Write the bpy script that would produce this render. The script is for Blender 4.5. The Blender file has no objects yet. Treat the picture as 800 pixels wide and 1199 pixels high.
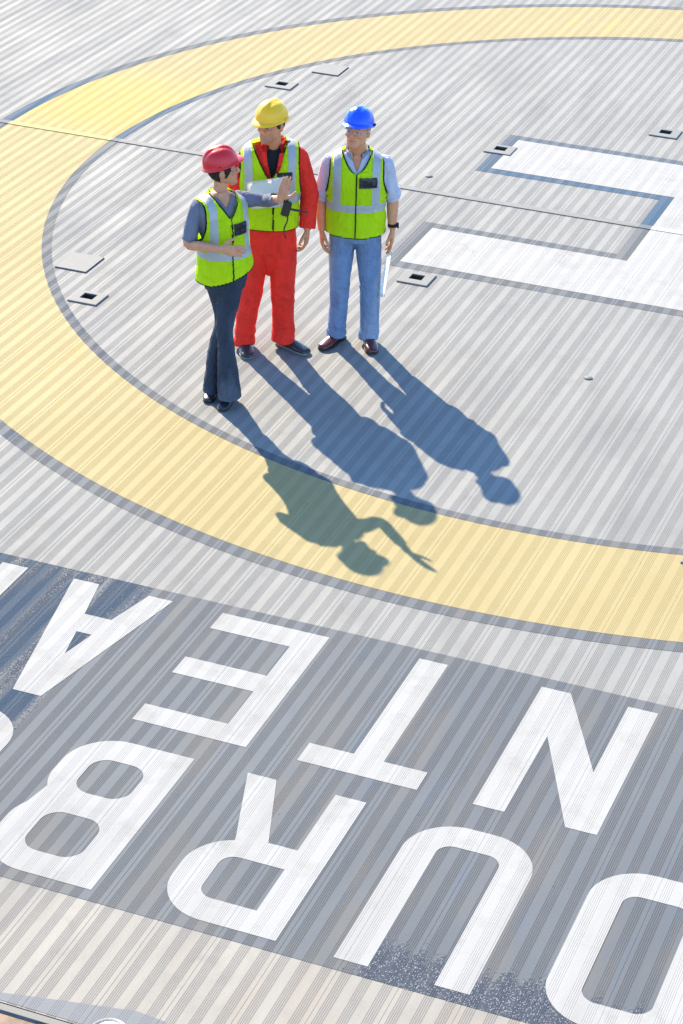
import bpy, bmesh, math, random
from mathutils import Vector, Matrix, noise, Euler
random.seed(7)
PI = math.pi
sc = bpy.context.scene
COL = sc.collection
R = math.radians

# ------------------------------------------------------------------ helpers
def link(o, parent=None):
    COL.objects.link(o)
    if parent is not None:
        o.parent = parent
    return o

def mesh_obj(name, me, mat=None, parent=None, smooth=False):
    me.name = name
    o = bpy.data.objects.new(name, me)
    if mat is not None:
        me.materials.clear()
        me.materials.append(mat)
    if smooth:
        me.polygons.foreach_set('use_smooth', [True] * len(me.polygons))
    return link(o, parent)

def bm_obj(name, bm, mat=None, parent=None, smooth=False, recalc=True):
    if recalc:
        bmesh.ops.recalc_face_normals(bm, faces=bm.faces[:])
    me = bpy.data.meshes.new(name)
    bm.to_mesh(me)
    bm.free()
    return mesh_obj(name, me, mat, parent, smooth)

def tag(o, label=None, cat=None, group=None, kind=None):
    if label: o['label'] = label
    if cat: o['category'] = cat
    if group: o['group'] = group
    if kind: o['kind'] = kind
    return o

def empty(name, loc, rz=0.0):
    o = bpy.data.objects.new(name, None)
    o.empty_display_size = 0.1
    link(o)
    o.location = loc
    o.rotation_euler = (0, 0, rz)
    return o

def add_box(bm, c, s, rz=0.0):
    m = Matrix.Translation(c) @ Matrix.Rotation(rz, 4, 'Z') @ Matrix.Diagonal((s[0], s[1], s[2], 1))
    return bmesh.ops.create_cube(bm, size=1.0, matrix=m)['verts']

def cr(p0, p1, p2, p3, t):
    return 0.5 * ((2 * p1) + (-p0 + p2) * t + (2 * p0 - 5 * p1 + 4 * p2 - p3) * t * t + (-p0 + 3 * p1 - 3 * p2 + p3) * t * t * t)

def resample(rows, sub):
    """Catmull-Rom through rows of equal-length tuples."""
    n = len(rows); out = []
    for i in range(n - 1):
        a, b, c, d = rows[max(i - 1, 0)], rows[i], rows[i + 1], rows[min(i + 2, n - 1)]
        for k in range(sub):
            t = k / sub
            out.append(tuple(cr(a[j], b[j], c[j], d[j], t) for j in range(len(b))))
    out.append(tuple(rows[-1]))
    return out

def loft(bm, rings, cap=True):
    """rings: lists of Vectors of equal length -> closed tube."""
    vs = [[bm.verts.new(p) for p in r] for r in rings]
    n = len(vs[0])
    for i in range(len(vs) - 1):
        for j in range(n):
            bm.faces.new((vs[i][j], vs[i][(j + 1) % n], vs[i + 1][(j + 1) % n], vs[i + 1][j]))
    if cap:
        bm.faces.new(vs[0]); bm.faces.new(list(reversed(vs[-1])))
    return vs

def limb(bm, pts, sub=4, seg=16, ref=Vector((0, 1, 0)), cap=True, M=None):
    """pts: (x,y,z,r) or (x,y,z,rside,rref). ref gives the second axis."""
    rows = [tuple(p) if len(p) == 5 else (p[0], p[1], p[2], p[3], p[3]) for p in pts]
    rows = resample(rows, sub)
    rings = []
    for i, w in enumerate(rows):
        c = Vector(w[:3])
        a = Vector(rows[max(i - 1, 0)][:3]); b = Vector(rows[min(i + 1, len(rows) - 1)][:3])
        t = (b - a).normalized()
        s = ref.cross(t)
        if s.length < 0.05: s = Vector((1, 0, 0)).cross(t)
        s.normalize(); u = t.cross(s).normalized()
        ring = []
        for k in range(seg):
            an = 2 * PI * k / seg
            p = c + s * (math.cos(an) * w[3]) + u * (math.sin(an) * w[4])
            ring.append(M @ p if M is not None else p)
        rings.append(ring)
    return loft(bm, rings, cap)

def ball(bm, c, s, M=None, seg=16):
    m = Matrix.Translation(c) @ Matrix.Diagonal((s[0], s[1], s[2], 1))
    if M is not None: m = M @ m
    bmesh.ops.create_uvsphere(bm, u_segments=seg, v_segments=seg // 2 + 2, radius=1.0, matrix=m)

def remesh(bm, voxel, smooth_it=3, fac=0.5):
    """union of closed shells -> one continuous mesh datablock"""
    bmesh.ops.recalc_face_normals(bm, faces=bm.faces[:])
    me = bpy.data.meshes.new('tmp'); bm.to_mesh(me); bm.free()
    o = bpy.data.objects.new('tmp', me); COL.objects.link(o)
    r = o.modifiers.new('r', 'REMESH'); r.mode = 'VOXEL'; r.voxel_size = voxel
    if smooth_it:
        s = o.modifiers.new('s', 'SMOOTH'); s.iterations = smooth_it; s.factor = fac
    dg = bpy.context.evaluated_depsgraph_get(); dg.update()
    out = bpy.data.meshes.new_from_object(o.evaluated_get(dg))
    bpy.data.objects.remove(o); bpy.data.meshes.remove(me)
    return out

def displace(me, fn):
    """fn(co, no) -> offset along normal"""
    nos = [v.normal.copy() for v in me.vertices]
    for v, n in zip(me.vertices, nos):
        v.co = v.co + n * fn(v.co, n)
    me.update()

def cut_faces(me, pred):
    bm = bmesh.new(); bm.from_mesh(me)
    kill = [f for f in bm.faces if pred(f.calc_center_median(), f.normal)]
    bmesh.ops.delete(bm, geom=kill, context='FACES')
    bm.to_mesh(me); bm.free(); me.update()

# ------------------------------------------------------------------ node helpers
class NT:
    def __init__(self, name):
        self.m = bpy.data.materials.new(name)
        self.m.use_nodes = True
        self.t = self.m.node_tree
        self.b = self.t.nodes['Principled BSDF']
    def n(self, typ, **kw):
        nd = self.t.nodes.new(typ)
        for k, v in kw.items():
            if k == 'inp':
                for i, val in v.items(): self.put(nd, i, val)
            else: setattr(nd, k, v)
        return nd
    def put(self, nd, i, val):
        s = nd.inputs[i]
        if isinstance(val, bpy.types.NodeSocket): self.t.links.new(val, s)
        elif val is not None: s.default_value = val
    def math(self, op, a, b=None, c=None, clamp=False):
        nd = self.n('ShaderNodeMath', operation=op, use_clamp=clamp)
        self.put(nd, 0, a)
        if b is not None: self.put(nd, 1, b)
        if c is not None: self.put(nd, 2, c)
        return nd.outputs[0]
    def ramp(self, x, lo, hi, a=0.0, b=1.0):
        nd = self.n('ShaderNodeMapRange', clamp=True, interpolation_type='SMOOTHSTEP')
        for i, v in enumerate((x, lo, hi, a, b)): self.put(nd, i, v)
        return nd.outputs[0]
    def mix(self, f, a, b):
        nd = self.n('ShaderNodeMix', data_type='RGBA')
        self.put(nd, 0, f)
        self.put(nd, 6, a if isinstance(a, bpy.types.NodeSocket) else (*a, 1))
        self.put(nd, 7, b if isinstance(b, bpy.types.NodeSocket) else (*b, 1))
        return nd.outputs[2]
    def mul(self, a, b):
        nd = self.n('ShaderNodeMix', data_type='RGBA', blend_type='MULTIPLY')
        self.put(nd, 0, 1.0)
        self.put(nd, 6, a if isinstance(a, bpy.types.NodeSocket) else (*a, 1))
        self.put(nd, 7, b)
        return nd.outputs[2]
    def pos(self):
        return self.n('ShaderNodeNewGeometry').outputs['Position']
    def obj(self):
        return self.n('ShaderNodeTexCoord').outputs['Object']
    def mapping(self, v, scale=(1, 1, 1), loc=(0, 0, 0), rot=(0, 0, 0)):
        nd = self.n('ShaderNodeMapping')
        self.put(nd, 0, v); nd.inputs['Scale'].default_value = scale
        nd.inputs['Location'].default_value = loc; nd.inputs['Rotation'].default_value = rot
        return nd.outputs[0]
    def noise(self, v, scale, detail=3, rough=0.55, dist=0.0):
        nd = self.n('ShaderNodeTexNoise')
        self.put(nd, 'Vector', v)
        nd.inputs['Scale'].default_value = scale; nd.inputs['Detail'].default_value = detail
        nd.inputs['Roughness'].default_value = rough; nd.inputs['Distortion'].default_value = dist
        return nd.outputs[0]
    def sep(self, v):
        nd = self.n('ShaderNodeSeparateXYZ'); self.put(nd, 0, v); return nd.outputs
    def bump(self, h, strength=0.3, dist=0.01):
        nd = self.n('ShaderNodeBump'); self.put(nd, 'Height', h)
        nd.inputs['Strength'].default_value = strength; nd.inputs['Distance'].default_value = dist
        self.t.links.new(nd.outputs[0], self.b.inputs['Normal'])
    def out(self, col=None, rough=None, metal=None, spec=None, **kw):
        for k, v in (('Base Color', col), ('Roughness', rough), ('Metallic', metal), ('Specular IOR Level', spec)):
            if v is None: continue
            if k == 'Base Color' and not isinstance(v, bpy.types.NodeSocket): v = (*v, 1)
            self.put(self.b, k, v)
        for k, v in kw.items(): self.put(self.b, k.replace('_', ' '), v)
        return self.m

# ------------------------------------------------------------------ the deck: extruded planks with real ribs
PLANK, PH = 0.3017, 0.060
PROFILE = []                       # (offset in plank, depth)
def _band(a, b, n):
    w = (b - a) / n
    for i in range(n):
        s = a + i * w
        PROFILE.extend([(s + w * 0.18, 0.0), (s + w * 0.32, -GD), (s + w * 0.68, -GD), (s + w * 0.82, 0.0)])
GD = 0.0008
PROFILE.extend([(0.0, -0.0012), (0.0006, -0.0012), (0.0016, 0.0)])
_band(0.022, 0.074, 5); _band(0.1245, 0.1765, 5); _band(0.227, 0.279, 5)
PROFILE.extend([(PLANK - 0.0016, 0.0), (PLANK - 0.0006, -0.0012)])
def deck_z(u):
    s = (u - PH) % PLANK
    last = PROFILE[0]
    for p in PROFILE[1:]:
        if s <= p[0]:
            t = (s - last[0]) / max(p[0] - last[0], 1e-9)
            return last[1] + (p[1] - last[1]) * t
        last = p
    return -0.0012
def deck_cuts(u0, u1):
    out = []
    k = math.floor((u0 - PH) / PLANK)
    while PH + k * PLANK < u1:
        for s, _ in PROFILE:
            u = PH + k * PLANK + s
            if u0 < u < u1: out.append(u)
        k += 1
    return out

def drape(name, loops, mat, dz, parent=None, holes=()):
    """2D even-odd polygon set laid on the ribbed deck, following every rib (scanline trapezoids)."""
    edges = []; us = set()
    for lp in loops:
        for i in range(len(lp)):
            a, b = lp[i], lp[(i + 1) % len(lp)]
            us.add(round(a[0], 5))
            if abs(a[0] - b[0]) > 1e-7:
                edges.append((a, b) if a[0] < b[0] else (b, a))
    lo, hi = min(us), max(us)
    for h in holes:
        for u in (h[0], h[2]):
            if lo < u < hi: us.add(round(u, 5))
    cuts = sorted(us | set(round(c, 5) for c in deck_cuts(lo, hi)))
    cc = [cuts[0]]
    for c in cuts[1:]:
        if c - cc[-1] > 2e-5: cc.append(c)
    edges.sort(key=lambda e: e[0][0])
    verts, faces = [], []
    cache = {}
    def V(u, v):
        k = (round(u, 5), round(v, 5))
        if k not in cache:
            cache[k] = len(verts); verts.append((u, v, deck_z(u) + dz))
        return cache[k]
    act = []; ei = 0
    for i in range(len(cc) - 1):
        u0, u1 = cc[i], cc[i + 1]; um = (u0 + u1) / 2
        while ei < len(edges) and edges[ei][0][0] < um: act.append(edges[ei]); ei += 1
        act = [e for e in act if e[1][0] > um]
        ev = lambda e, u: e[0][1] + (e[1][1] - e[0][1]) * min(max((u - e[0][0]) / (e[1][0] - e[0][0]), 0), 1)
        xs = sorted(act, key=lambda e: ev(e, um))
        for j in range(0, len(xs) - 1, 2):
            a, b = xs[j], xs[j + 1]
            spans = [(lambda u, a=a: ev(a, u), lambda u, b=b: ev(b, u))]
            for h in holes:
                if not h[0] < um < h[2]: continue
                new = []
                for f0, f1 in spans:
                    if f1(um) <= h[1] or f0(um) >= h[3]: new.append((f0, f1)); continue
                    if f0(um) < h[1]: new.append((f0, lambda u, h=h: h[1]))
                    if f1(um) > h[3]: new.append((lambda u, h=h: h[3], f1))
                spans = new
            for f0, f1 in spans:
                q = [V(u0, f0(u0)), V(u1, f0(u1)), V(u1, f1(u1)), V(u0, f1(u0))]
                w = []
                for x in q:
                    if x not in w: w.append(x)
                if len(w) >= 3: faces.append(w)
    me = bpy.data.meshes.new(name)
    me.from_pydata(verts, [], faces); me.update()
    return mesh_obj(name, me, mat, parent)

def circle(r, n=360): return [(r * math.cos(2 * PI * i / n), r * math.sin(2 * PI * i / n)) for i in range(n)]
def rect(u0, v0, u1, v1): return [(u0, v0), (u1, v0), (u1, v1), (u0, v1)]
def rrect(u0, v0, u1, v1, r, n=10):
    """rounded rectangle, r = (bl, br, tr, tl)"""
    out = []
    for (cx, cy, rr, a0) in ((u0 + r[0], v0 + r[0], r[0], PI), (u1 - r[1], v0 + r[1], r[1], 1.5 * PI), (u1 - r[2], v1 - r[2], r[2], 0), (u0 + r[3], v1 - r[3], r[3], 0.5 * PI)):
        if rr < 1e-4: out.append((cx, cy)); continue
        for k in range(n + 1):
            a = a0 + 0.5 * PI * k / n
            out.append((cx + rr * math.cos(a), cy + rr * math.sin(a)))
    return out

# ------------------------------------------------------------------ deck materials
def deck_tools(m, LIFT=0.0):
    P = m.pos(); x, y, z = m.sep(P)
    pl = m.math('FLOOR', m.math('DIVIDE', m.math('SUBTRACT', x, PH), PLANK))
    wn = m.n('ShaderNodeTexWhiteNoise', noise_dimensions='1D'); m.put(wn, 'W', pl)
    streak = m.noise(m.mapping(P, (5.0, 0.7, 1)), 1.0, 5, 0.6)
    cloud = m.noise(P, 0.7, 5, 0.6)
    grain = m.noise(P, 160.0, 2, 0.6)
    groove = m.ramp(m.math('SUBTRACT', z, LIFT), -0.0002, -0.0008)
    # position inside the plank: darker rib bands paint in the ribs' shading, plus grime
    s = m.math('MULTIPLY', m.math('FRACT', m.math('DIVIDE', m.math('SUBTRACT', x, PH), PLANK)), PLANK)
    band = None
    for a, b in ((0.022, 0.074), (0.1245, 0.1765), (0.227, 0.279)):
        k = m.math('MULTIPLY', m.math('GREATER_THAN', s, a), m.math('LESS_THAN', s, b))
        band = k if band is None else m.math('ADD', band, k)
    return P, x, y, z, wn.outputs[0], streak, cloud, grain, groove, band

def box_mask(m, x, y, u0, u1, v0, v1, soft=0.3):
    a = m.math('MULTIPLY', m.ramp(x, u0 - soft, u0 + soft), m.ramp(x, u1 + soft, u1 - soft))
    b = m.math('MULTIPLY', m.ramp(y, v0 - soft, v0 + soft), m.ramp(y, v1 + soft, v1 - soft))
    return m.math('MULTIPLY', a, b)

ROUGH = 0.82
def mat_deck():
    m = NT('deck_coating')
    P, x, y, z, pl, streak, cloud, grain, groove, band = deck_tools(m)
    base = m.mix(m.ramp(cloud, 0.35, 0.7), (0.170, 0.168, 0.154), (0.200, 0.197, 0.180))
    base = m.mix(m.math('MULTIPLY', pl, 0.35), base, (0.135, 0.134, 0.125))
    warm = m.math('MULTIPLY', m.ramp(y, -6.2, -8.9), 0.5)
    base = m.mix(warm, base, (0.27, 0.235, 0.18))
    # rusty tracked dirt on the apron nearest the edge
    rust = m.math('MULTIPLY', m.ramp(y, -9.3, -9.7), m.ramp(streak, 0.45, 0.75))
    rust = m.math('MULTIPLY', rust, m.ramp(x, -0.4, 0.8, 0.15, 0.75))
    base = m.mix(rust, base, (0.30, 0.22, 0.145))
    base = m.mix(m.math('MULTIPLY', m.ramp(streak, 0.52, 0.75), 0.30), base, (0.12, 0.125, 0.14))
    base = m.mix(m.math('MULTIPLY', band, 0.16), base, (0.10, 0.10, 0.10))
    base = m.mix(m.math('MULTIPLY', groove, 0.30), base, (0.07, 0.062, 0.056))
    gr = m.n('ShaderNodeMapRange'); m.put(gr, 0, grain); gr.inputs[1].default_value = 0.3; gr.inputs[2].default_value = 0.7; gr.inputs[3].default_value = 0.90; gr.inputs[4].default_value = 1.08
    base = m.mul(base, gr.outputs[0])
    base = m.mix(m.math('MULTIPLY', m.ramp(m.noise(P, 2.2, 6, 0.7), 0.50, 0.72), 0.45), base, (0.115, 0.108, 0.095))
    rough = m.math('ADD', m.ramp(streak, 0.3, 0.7, ROUGH - 0.05, ROUGH + 0.07), m.math('MULTIPLY', band, 0.06))
    m.bump(grain, 0.25, 0.0015)
    return m.out(base, rough, spec=1.0)

def mat_white():
    m = NT('white_marking_paint')
    P, x, y, z, pl, streak, cloud, grain, groove, band = deck_tools(m, 0.0028)
    base = m.mix(m.ramp(streak, 0.4, 0.75), (0.325, 0.318, 0.296), (0.28, 0.272, 0.250))
    base = m.mix(m.math('MULTIPLY', band, 0.12), base, (0.27, 0.25, 0.24))
    base = m.mix(m.math('MULTIPLY', groove, 0.06), base, (0.30, 0.28, 0.26))
    scuff = m.math('MULTIPLY', m.ramp(m.noise(P, 3.2, 7, 0.72), 0.48, 0.70), 0.55)
    base = m.mix(scuff, base, (0.235, 0.225, 0.200))
    chips = m.ramp(m.noise(m.mapping(P, (26, 9, 1)), 1.0, 5, 0.7), 0.68, 0.72)
    base = m.mix(m.math('MULTIPLY', chips, 0.7), base, (0.15, 0.155, 0.155))
    m.bump(grain, 0.2, 0.0012)
    return m.out(base, ROUGH + 0.05, spec=0.4)

def mat_yellow():
    m = NT('yellow_marking_paint')
    P, x, y, z, pl, streak, cloud, grain, groove, band = deck_tools(m, 0.0014)
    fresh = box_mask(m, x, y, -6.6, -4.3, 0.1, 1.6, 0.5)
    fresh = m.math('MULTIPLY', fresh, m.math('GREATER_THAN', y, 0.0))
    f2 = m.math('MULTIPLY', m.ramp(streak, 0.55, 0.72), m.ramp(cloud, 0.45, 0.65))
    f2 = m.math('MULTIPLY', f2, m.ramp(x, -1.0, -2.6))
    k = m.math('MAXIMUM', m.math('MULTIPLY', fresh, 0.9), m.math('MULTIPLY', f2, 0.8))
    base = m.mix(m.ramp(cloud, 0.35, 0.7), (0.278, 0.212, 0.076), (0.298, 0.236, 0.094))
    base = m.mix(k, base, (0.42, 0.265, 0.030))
    base = m.mix(m.math('MULTIPLY', m.ramp(m.noise(P, 2.4, 7, 0.72), 0.50, 0.72), 0.5), base, (0.235, 0.185, 0.075))
    base = m.mix(m.math('MULTIPLY', pl, 0.22), base, (0.27, 0.20, 0.06))
    base = m.mix(m.math('MULTIPLY', band, 0.14), base, (0.22, 0.16, 0.03))
    base = m.mix(m.math('MULTIPLY', groove, 0.35), base, (0.24, 0.19, 0.09))
    m.bump(grain, 0.25, 0.0015)
    return m.out(base, m.math('ADD', ROUGH, m.math('MULTIPLY', band, 0.05)), spec=0.78)

def mat_grey():
    m = NT('blue_grey_marking_paint')
    P, x, y, z, pl, streak, cloud, grain, groove, band = deck_tools(m, 0.0014)
    # coarse non-slip grit laid fresh in two places: dark blue and glittering
    n1 = m.noise(m.mapping(P, (6.0, 0.6, 1)), 1.0, 3, 0.5)
    n2 = m.noise(P, 2.6, 4, 0.6)
    w1 = box_mask(m, x, y, -5.0, -1.62, -8.5, -6.5, 0.32)
    tear = m.math('ADD', m.math('MULTIPLY', m.math('SUBTRACT', m.noise(m.mapping(P, (16, 1.6, 1)), 1.0, 3, 0.5), 0.5), 1.5), m.math('MULTIPLY', m.math('SUBTRACT', m.noise(P, 55, 3, 0.6), 0.5), 1.3))
    w1 = m.ramp(m.math('ADD', m.math('MULTIPLY', w1, m.ramp(n1, 0.33, 0.47)), m.math('MULTIPLY', tear, 0.6)), 0.42, 0.56)
    w2 = box_mask(m, x, y, 0.72, 3.5, -9.8, -9.20, 0.20)
    w2 = m.ramp(m.math('ADD', w2, m.math('MULTIPLY', tear, 0.95)), 0.34, 0.72)
    w3 = m.ramp(m.noise(P, 7.0, 5, 0.75), 0.70, 0.73)
    w4 = m.math('MULTIPLY', box_mask(m, x, y, -7, -3.0, -5.6, -2.9, 0.4), m.ramp(n1, 0.42, 0.5))
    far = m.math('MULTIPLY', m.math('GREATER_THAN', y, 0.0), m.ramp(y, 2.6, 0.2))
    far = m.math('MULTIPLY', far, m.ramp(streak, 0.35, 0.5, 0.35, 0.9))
    wet = m.math('MAXIMUM', m.math('MAXIMUM', w1, w2), m.math('MAXIMUM', w3, m.math('MULTIPLY', w4, 0.7)))
    base = m.mix(m.ramp(cloud, 0.35, 0.7), (0.078, 0.091, 0.103), (0.098, 0.109, 0.117))
    base = m.mix(m.math('MULTIPLY', pl, 0.3), base, (0.065, 0.076, 0.092))
    base = m.mix(m.math('MULTIPLY', band, 0.16), base, (0.055, 0.050, 0.048))
    base = m.mix(m.math('MULTIPLY', groove, 0.40), base, (0.045, 0.037, 0.032))
    base = m.mix(m.math('MULTIPLY', m.ramp(streak, 0.46, 0.66), 0.65), base, (0.105, 0.100, 0.092))
    base = m.mix(m.math('MULTIPLY', m.ramp(m.noise(m.mapping(P, (9, 1.1, 1), (3, 5, 0)), 1.0, 4, 0.6), 0.58, 0.72), 0.6), base, (0.060, 0.085, 0.115))
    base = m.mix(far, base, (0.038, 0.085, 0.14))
    dark = m.mix(m.math('MULTIPLY', m.ramp(n1, 0.45, 0.60), m.math('LESS_THAN', x, -0.5)), (0.046, 0.056, 0.072), (0.020, 0.044, 0.076))
    base = m.mix(wet, base, dark)
    grit = m.n('ShaderNodeTexVoronoi', feature='F1'); m.put(grit, 'Vector', m.pos()); grit.inputs['Scale'].default_value = 85.0
    fl = m.n('ShaderNodeTexVoronoi', feature='F1'); m.put(fl, 'Vector', m.pos()); fl.inputs['Scale'].default_value = 170.0
    cs = m.sep(fl.outputs['Color'])
    fleck = m.math('MULTIPLY', m.math('GREATER_THAN', cs[0], 0.76), m.math('LESS_THAN', fl.outputs['Distance'], 0.45))
    fleck = m.math('MULTIPLY', fleck, m.math('MULTIPLY', wet, m.math('MAXIMUM', m.ramp(n1, 0.54, 0.46), m.math('GREATER_THAN', x, 0.3))))
    base = m.mix(fleck, base, (0.27, 0.27, 0.28))
    hgt = m.math('ADD', m.math('MULTIPLY', grain, 0.25), m.math('MULTIPLY', m.math('MULTIPLY', grit.outputs['Distance'], wet), 0.9))
    m.bump(hgt, 0.5, 0.0035)
    rough = m.math('SUBTRACT', m.math('ADD', ROUGH, m.math('MULTIPLY', band, 0.07)), m.math('MULTIPLY', wet, 0.10))
    return m.out(base, rough, spec=m.math('SUBTRACT', 0.5, m.math('MULTIPLY', m.math('MAXIMUM', wet, far), 0.36)))

def simple(name, col, rough=0.5, metal=0.0, spec=0.5, nscale=30.0, var=0.12, bump=0.0, bdist=0.004):
    m = NT(name)
    nz = m.noise(m.obj(), nscale, 4, 0.6)
    d = tuple(c * (1 - var) for c in col); l = tuple(min(1, c * (1 + var)) for c in col)
    c = m.mix(m.ramp(nz, 0.3, 0.7), d, l)
    if bump: m.bump(nz, bump, bdist)
    return m.out(c, m.ramp(nz, 0.3, 0.7, rough - 0.05, rough + 0.05), metal, spec)

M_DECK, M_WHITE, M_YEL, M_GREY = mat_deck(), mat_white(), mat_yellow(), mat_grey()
M_STEEL = simple('galvanised_plate', (0.15, 0.15, 0.142), 0.75, 0.0, 0.55, 60, 0.08)
M_DARK = simple('dark_pocket', (0.03, 0.03, 0.032), 0.7)
M_EDGE = simple('plate_edge', (0.10, 0.10, 0.105), 0.6)
M_TRIM = simple('edge_trim_metal', (0.15, 0.142, 0.13), 0.72, 0, 0.5, 12, 0.15)
M_RUST = simple('rusty_brown_steel', (0.26, 0.145, 0.085), 0.75, 0, 0.3, 8, 0.4)
M_LAMPW = simple('white_lamp_dome', (0.62, 0.62, 0.63), 0.25, 0, 0.5, 5, 0.03)
M_LAMPG = simple('lamp_collar_grey', (0.16, 0.17, 0.19), 0.4, 0.6)

# ------------------------------------------------------------------ deck geometry
PLATES = [  # u0, v0, u1, v1, label
    (-3.960, -3.245, -3.722, -3.035, 'plate with dark pocket crossing the yellow ring inner edge left of the woman'),
    (-4.570, 1.880, -4.315, 2.090, 'plate with dark pocket just behind the yellow hard hat'),
    (-1.866, -1.885, -1.620, -1.660, 'plate with dark pocket by the near bar of the white H, beside the hanging paper'),
    (-2.167, 1.097, -1.924, 1.307, 'plate with dark pocket overlapping the corner of the white H far bar'),
    (-0.966, 2.135, -0.712, 2.355, 'plate with dark pocket on open deck behind the white H, farthest back right'),
    (1.185, -5.175, 1.425, -4.950, 'plate on the yellow ring near inner edge, cut off by the right frame edge'),
]
def pocket(p):
    cu, cv = (p[0] + p[2]) / 2 + 0.0, (p[1] + p[3]) / 2 + 0.015
    return (cu - 0.055, cv - 0.048, cu + 0.05, cv + 0.050)
holes = [pocket(p) for p in PLATES]
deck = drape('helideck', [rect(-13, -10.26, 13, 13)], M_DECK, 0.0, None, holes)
tag(deck, kind='structure')

def marking(name, loops, mat, lift):
    return drape(name, loops, mat, 0.0014 * lift, deck, holes)
RI, RO = 5.207, 6.212
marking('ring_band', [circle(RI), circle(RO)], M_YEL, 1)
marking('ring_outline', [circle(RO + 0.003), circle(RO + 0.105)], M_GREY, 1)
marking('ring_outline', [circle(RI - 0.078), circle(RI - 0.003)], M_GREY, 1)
# the white H, four metres by three, with its grey outline
Hw = [(-1.98, -1.5), (1.98, -1.5), (1.98, -0.745), (0.37, -0.745), (0.37, 0.745), (1.98, 0.745), (1.98, 1.515), (-1.98, 1.515), (-1.98, 0.745), (-0.37, 0.745), (-0.37, -0.745), (-1.98, -0.745)]
o = 0.105
Ho = [(-1.98 - o, -1.5 - o), (1.98 + o, -1.5 - o), (1.98 + o, -0.745 + o), (0.37 + o, -0.745 + o), (0.37 + o, 0.745 - o), (1.98 + o, 0.745 - o), (1.98 + o, 1.515 + o), (-1.98 - o, 1.515 + o), (-1.98 - o, 0.745 - o), (-0.37 - o, 0.745 - o), (-0.37 - o, -0.745 + o), (-1.98 - o, -0.745 + o)]
marking('landing_letter', [Hw], M_WHITE, 2)
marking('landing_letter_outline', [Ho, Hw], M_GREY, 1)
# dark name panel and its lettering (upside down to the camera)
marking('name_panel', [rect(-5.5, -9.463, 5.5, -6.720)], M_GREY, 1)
W = 0.17
def letter(loops): marking('letter', loops, M_WHITE, 2)
T1, B1 = -9.387, -8.203       # first row: top of the letters, foot of the letters
T2, B2 = -7.998, -6.814
# O (right)  U  R  B  O (left)
def L_O(u): letter([rrect(u, T1, u + 0.672, B1, (0.27, 0.27, 0.27, 0.27)), rrect(u + W, T1 + W, u + 0.672 - W, B1 - W - 0.02, (0.08, 0.08, 0.08, 0.08))])
L_O(1.566); L_O(-2.266)
def arc(cx, cy, r, a0, a1, n=12): return [(cx + r * math.cos(a0 + (a1 - a0) * k / n), cy + r * math.sin(a0 + (a1 - a0) * k / n)) for k in range(n + 1)]
u0, u1 = 0.612, 1.277
letter([[(u0, T1), (u0 + W, T1)] + arc(u0 + W + 0.08, B1 - W - 0.08, 0.08, PI, PI / 2) + arc(u1 - W - 0.08, B1 - W - 0.08, 0.08, PI / 2, 0) + [(u1 - W, T1), (u1, T1)] + arc(u1 - 0.27, B1 - 0.27, 0.27, 0, PI / 2) + arc(u0 + 0.27, B1 - 0.27, 0.27, PI / 2, PI)])
u0, u1 = -0.335, 0.322
letter([[(u1, T1), (u1, B1), (u1 - W, B1), (u1 - W, -8.709), (-0.004, -8.709), (-0.175, B1), (-0.336, B1), (-0.172, -8.727)] + arc(u0 + 0.27, -8.735 - 0.27, 0.27, PI * 0.62, PI) + arc(u0 + 0.27, T1 + 0.27, 0.27, PI, 1.5 * PI),
        rrect(u0 + W, T1 + W, u1 - W, -8.874, (0.08, 0, 0, 0.08))])
u0, u1 = -1.297, -0.638
mid = -8.775
letter([[(u1, T1), (u1, B1)] + arc(u0 + 0.30, B1 - 0.27, 0.27, PI / 2, PI * 1.0) + arc(u0 + 0.30, mid + 0.20, 0.27, PI, PI * 1.17) + arc(u0 + 0.27, mid - 0.24, 0.27, PI * 0.83, PI) + arc(u0 + 0.27, T1 + 0.27, 0.27, PI, 1.5 * PI),
        rrect(u0 + 0.185, -8.694, u1 - W, -8.386, (0.10, 0.10, 0.10, 0.10)), rrect(u0 + W, -9.216, u1 - W, -8.885, (0.10, 0.10, 0.10, 0.10))])
# N  T  E  A  and the first stroke of the next letter
letter([[(0.820, B2), (0.988, B2), (1.309, -7.482), (1.311, B2), (1.481, B2), (1.476, T2), (1.311, T2), (0.992, -7.264), (0.990, T2), (0.820, T2)]])
letter([[(0.105, B2), (0.275, B2), (0.275, -7.831), (0.518, -7.831), (0.518, T2), (-0.146, T2), (-0.146, -7.826), (0.105, -7.826)]])
letter([[(-0.437, B2), (-0.437, T2), (-1.10, T2), (-1.10, -7.836), (-0.612, -7.836), (-0.612, -7.496), (-1.10, -7.499), (-1.10, -7.322), (-0.608, -7.322), (-0.608, -6.994), (-1.10, -6.994), (-1.10, B2)]])
letter([[(-1.415, B2), (-1.570, B2), (-1.650, -7.143), (-1.820, -7.143), (-1.892, B2), (-2.060, B2), (-1.820, T2), (-1.648, T2)], [(-1.680, -7.330), (-1.776, -7.330), (-1.728, -7.565)]])
letter([[(-2.361, B2), (-2.361, T2), (-2.531, T2), (-2.531, B2)]])
# faded grey wedge painted at the deck corner
marking('corner_line', [[(-1.0, -10.25), (-0.675, -10.205), (-0.447, -10.155), (-0.06, -10.077), (0.09, -10.09), (0.22, -10.25)]], simple('faded_grey_paint', (0.125, 0.132, 0.140), 0.82, 0, 0.75, 9, 0.15), 1)

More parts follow.
